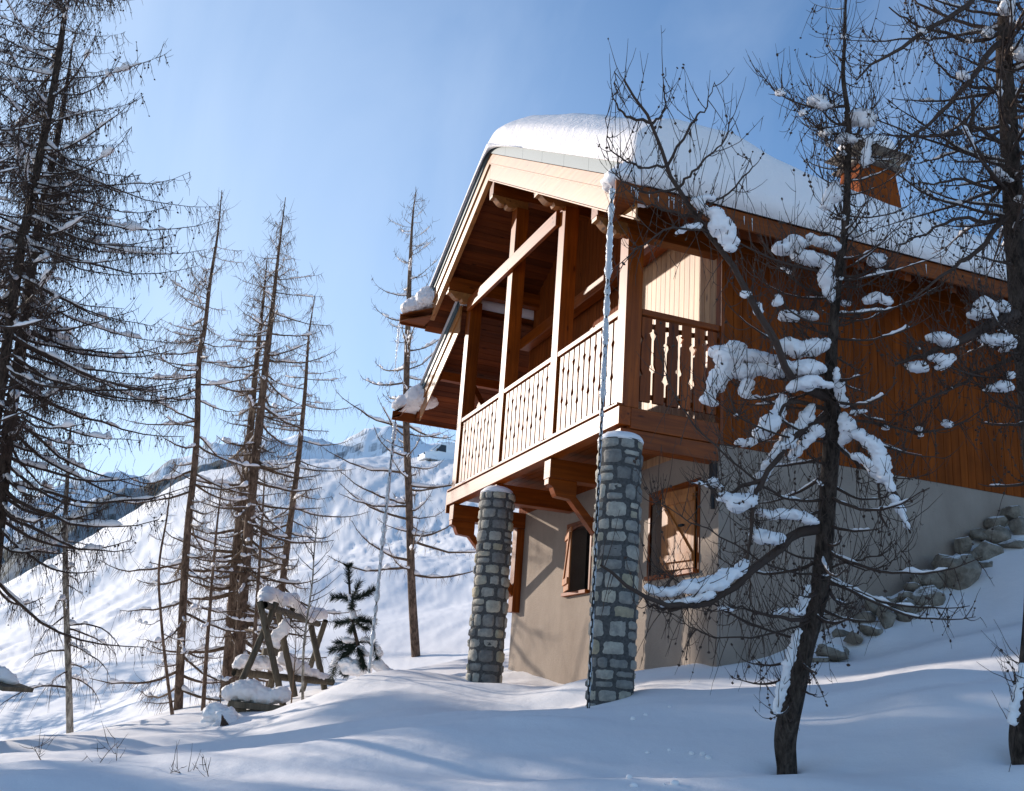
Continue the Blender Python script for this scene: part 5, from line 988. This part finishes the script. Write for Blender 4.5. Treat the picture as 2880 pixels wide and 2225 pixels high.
sapling('dark thin sapling in front of the plank bench end', [(818, 1992), (826, 1900), (832, 1800), (826, 1700)], 12, .5, 4, 12.8, .011)
sapling('short twig rising beside the stump', [(620, 1975), (622, 1900), (618, 1830)], 8, .3, 6, 12.5, .008)
for k, (label, pts, n, L_, D) in enumerate((('tall dry stem standing in the snow at the bottom left', [(215, 2235), (250, 2190), (300, 2120), (335, 2085)], 6, .3, 6.6), ('dry stem leaning left beside the tall one', [(310, 2230), (325, 2170), (330, 2100)], 6, .22, 6.7), ('low dry weed with drooping seed heads at the bottom', [(560, 2240), (530, 2190), (495, 2170), (478, 2175)], 7, .12, 6.2), ('wispy dry stem right of the drooping weed', [(600, 2240), (585, 2180), (570, 2120)], 4, .18, 6.1), ('fine dry twig at the far bottom left', [(150, 2200), (110, 2130), (95, 2100)], 7, .2, 7.2))):
    sapling(label, pts, n, L_, 70 + k, D, .0045)
# snow-covered hut whose eave shows at the left edge
hut = empty('garden_hut', at(-60, 2060, 12.5), 'snow-covered hut whose dark eave just shows at the lower left edge', 'hut')
c = at(-70, 1950, 12.5); mb = MB(); mb.box(c[0] - 1.2, c[0] - .3, c[1] - .5, c[1] + .5, c[2] - 1.1, c[2] - .06, .2); mb.build('wall', W_grey, hut)
e1, e2 = at(52, 1940, 12.3), at(-200, 1850, 12.8); mb = MB(); mb.beam(e1, e2, .5, .05); mb.build('roof', W_grey, hut)
a = Acc(); chain_blobs(a, [(36, 1918, 16, 12.4), (0, 1900, 28, 12.4), (-60, 1875, 34, 12.5), (-130, 1850, 34, 12.6)], 13, .1, .9); a.build('snow_cap', M_bough, hut, voxel=.03)

# ------------------------------------------------------------------ white van on the road above the bank
def van():
    c = at(1262, 1291, 98); root = empty('white_van', c, 'white van with a roof rack above the snow bank, half hidden by the chalet', 'van')
    lv = at(1180, 1290, 98) - at(1280, 1290, 98); lv[2] = 0; lv /= np.linalg.norm(lv); lv = lv * .88 - np.array([FWD[0], FWD[1], 0]) * .47; lv /= np.linalg.norm(lv); sv = np.array([-lv[1], lv[0], 0])
    m_w, _, b = new_mat('white_paint', .3, .5); b.inputs['Base Color'].default_value = (.78, .79, .80, 1); b.inputs['Coat Weight'].default_value = .5
    prof = [(2.75, .45), (2.8, .75), (2.72, 1.05), (2.1, 1.25), (1.35, 2.0), (1.0, 2.25), (.6, 2.38), (-2.7, 2.38), (-2.8, 2.2), (-2.8, .4)]
    def W(l, s, z): return c + lv * l + sv * s + np.array([0, 0, z - .95])
    V = []; F = []; k = len(prof)
    for s, in_ in ((-1, .0), (-.9, 1), (.9, 1), (1, 0)):
        for l, z in prof: V.append(W(l * (1 if in_ else .985), s * (.97 if z < 1.3 else .97 - .10 * (z - 1.3)), z if in_ or z < 2 else z - .08))
    for r in range(3):
        for i in range(k): j = (i + 1) % k; F.append((r * k + i, r * k + j, (r + 1) * k + j, (r + 1) * k + i))
    F.append(tuple(range(k))[::-1]); F.append(tuple(3 * k + i for i in range(k)))
    o = raw_mesh('body', V, F, m_w, root); import bmesh; bm = bmesh.new(); bm.from_mesh(o.data); bmesh.ops.recalc_face_normals(bm, faces=bm.faces); bm.to_mesh(o.data); bm.free()
    bv_ = o.modifiers.new('bevel', 'BEVEL'); bv_.width = .05; bv_.segments = 2
    def quad(name, pts, m, th=.02):
        P = np.array(pts); n = np.cross(P[1] - P[0], P[2] - P[0]); n /= np.linalg.norm(n); mb = MB(); mb.hexa(list(P - n * th) + list(P + n * th)); return mb.build(name, m, root)
    quad('windscreen', [W(2.05, -.82, 1.30), W(2.05, .82, 1.30), W(1.40, .78, 1.97), W(1.40, -.78, 1.97)], M_glass, .035)
    for s in (-1, 1):
        quad('side_window', [W(1.75, s * .975, 1.30), W(.75, s * .975, 1.30), W(.75, s * .915, 1.95), W(1.25, s * .915, 1.95)], M_glass)
        for l in (1.9, -1.8):
            a = Acc(); P = np.array([W(l, s * .80, .42), W(l, s * .98, .42)]); a.tube(P, [.34, .34], 20); wl_ = a.build('wheel', M_black, root)
        mb = MB(); q = W(2.76, s * .7, .9); mb.box(q[0] - .08, q[0] + .08, q[1] - .08, q[1] + .08, q[2] - .09, q[2] + .09); mb.build('headlight', M_glass, root, .02)
        q = W(1.7, s * 1.15, 1.35); mb = MB(); mb.box(q[0] - .07, q[0] + .07, q[1] - .07, q[1] + .07, q[2] - .13, q[2] + .13); mb.build('mirror', M_black, root, .02)
    a = Acc()
    for s in (-.75, .75): a.tube([W(1.0, s, 2.62), W(-2.6, s, 2.62)], [.025, .025], 6)
    for l in (1.0, -.2, -1.4, -2.6):
        a.tube([W(l, -.75, 2.62), W(l, .75, 2.62)], [.025, .025], 6)
        for s in (-.75, .75): a.tube([W(l, s, 2.34), W(l, s, 2.64)], [.02, .02], 6)
    a.build('roof_rack', M_zinc, root)
van()
print('polys', sum(len(o.data.polygons) for o in C.objects if o.type == 'MESH'))

# ------------------------------------------------------------------ mountain air
hm = bpy.data.materials.new('mountain_air'); hm.use_nodes = True; hn = hm.node_tree; hn.nodes.clear()
ho = hn.nodes.new('ShaderNodeOutputMaterial'); hp = hn.nodes.new('ShaderNodeVolumePrincipled'); hp.inputs['Color'].default_value = (.82, .90, 1.0, 1); hp.inputs['Density'].default_value = 0.00030; hp.inputs['Anisotropy'].default_value = 0.3
hn.links.new(hp.outputs[0], ho.inputs['Volume'])
dg = bpy.context.evaluated_depsgraph_get(); lo = np.full(3, 1e9); hi = -lo
for o in C.objects:
    if o.type == 'MESH':
        M_ = np.array([o.matrix_world @ Vector(c_) for c_ in o.bound_box]); lo = np.minimum(lo, M_.min(0)); hi = np.maximum(hi, M_.max(0))
mb = MB(); mb.box(lo[0] - 20, hi[0] + 20, lo[1] - 20, hi[1] + 20, lo[2] - 1.5, hi[2] + 5, 0); hz_ = mb.build('haze', hm); tag(hz_, kind='stuff')
hm.cycles.homogeneous_volume = True
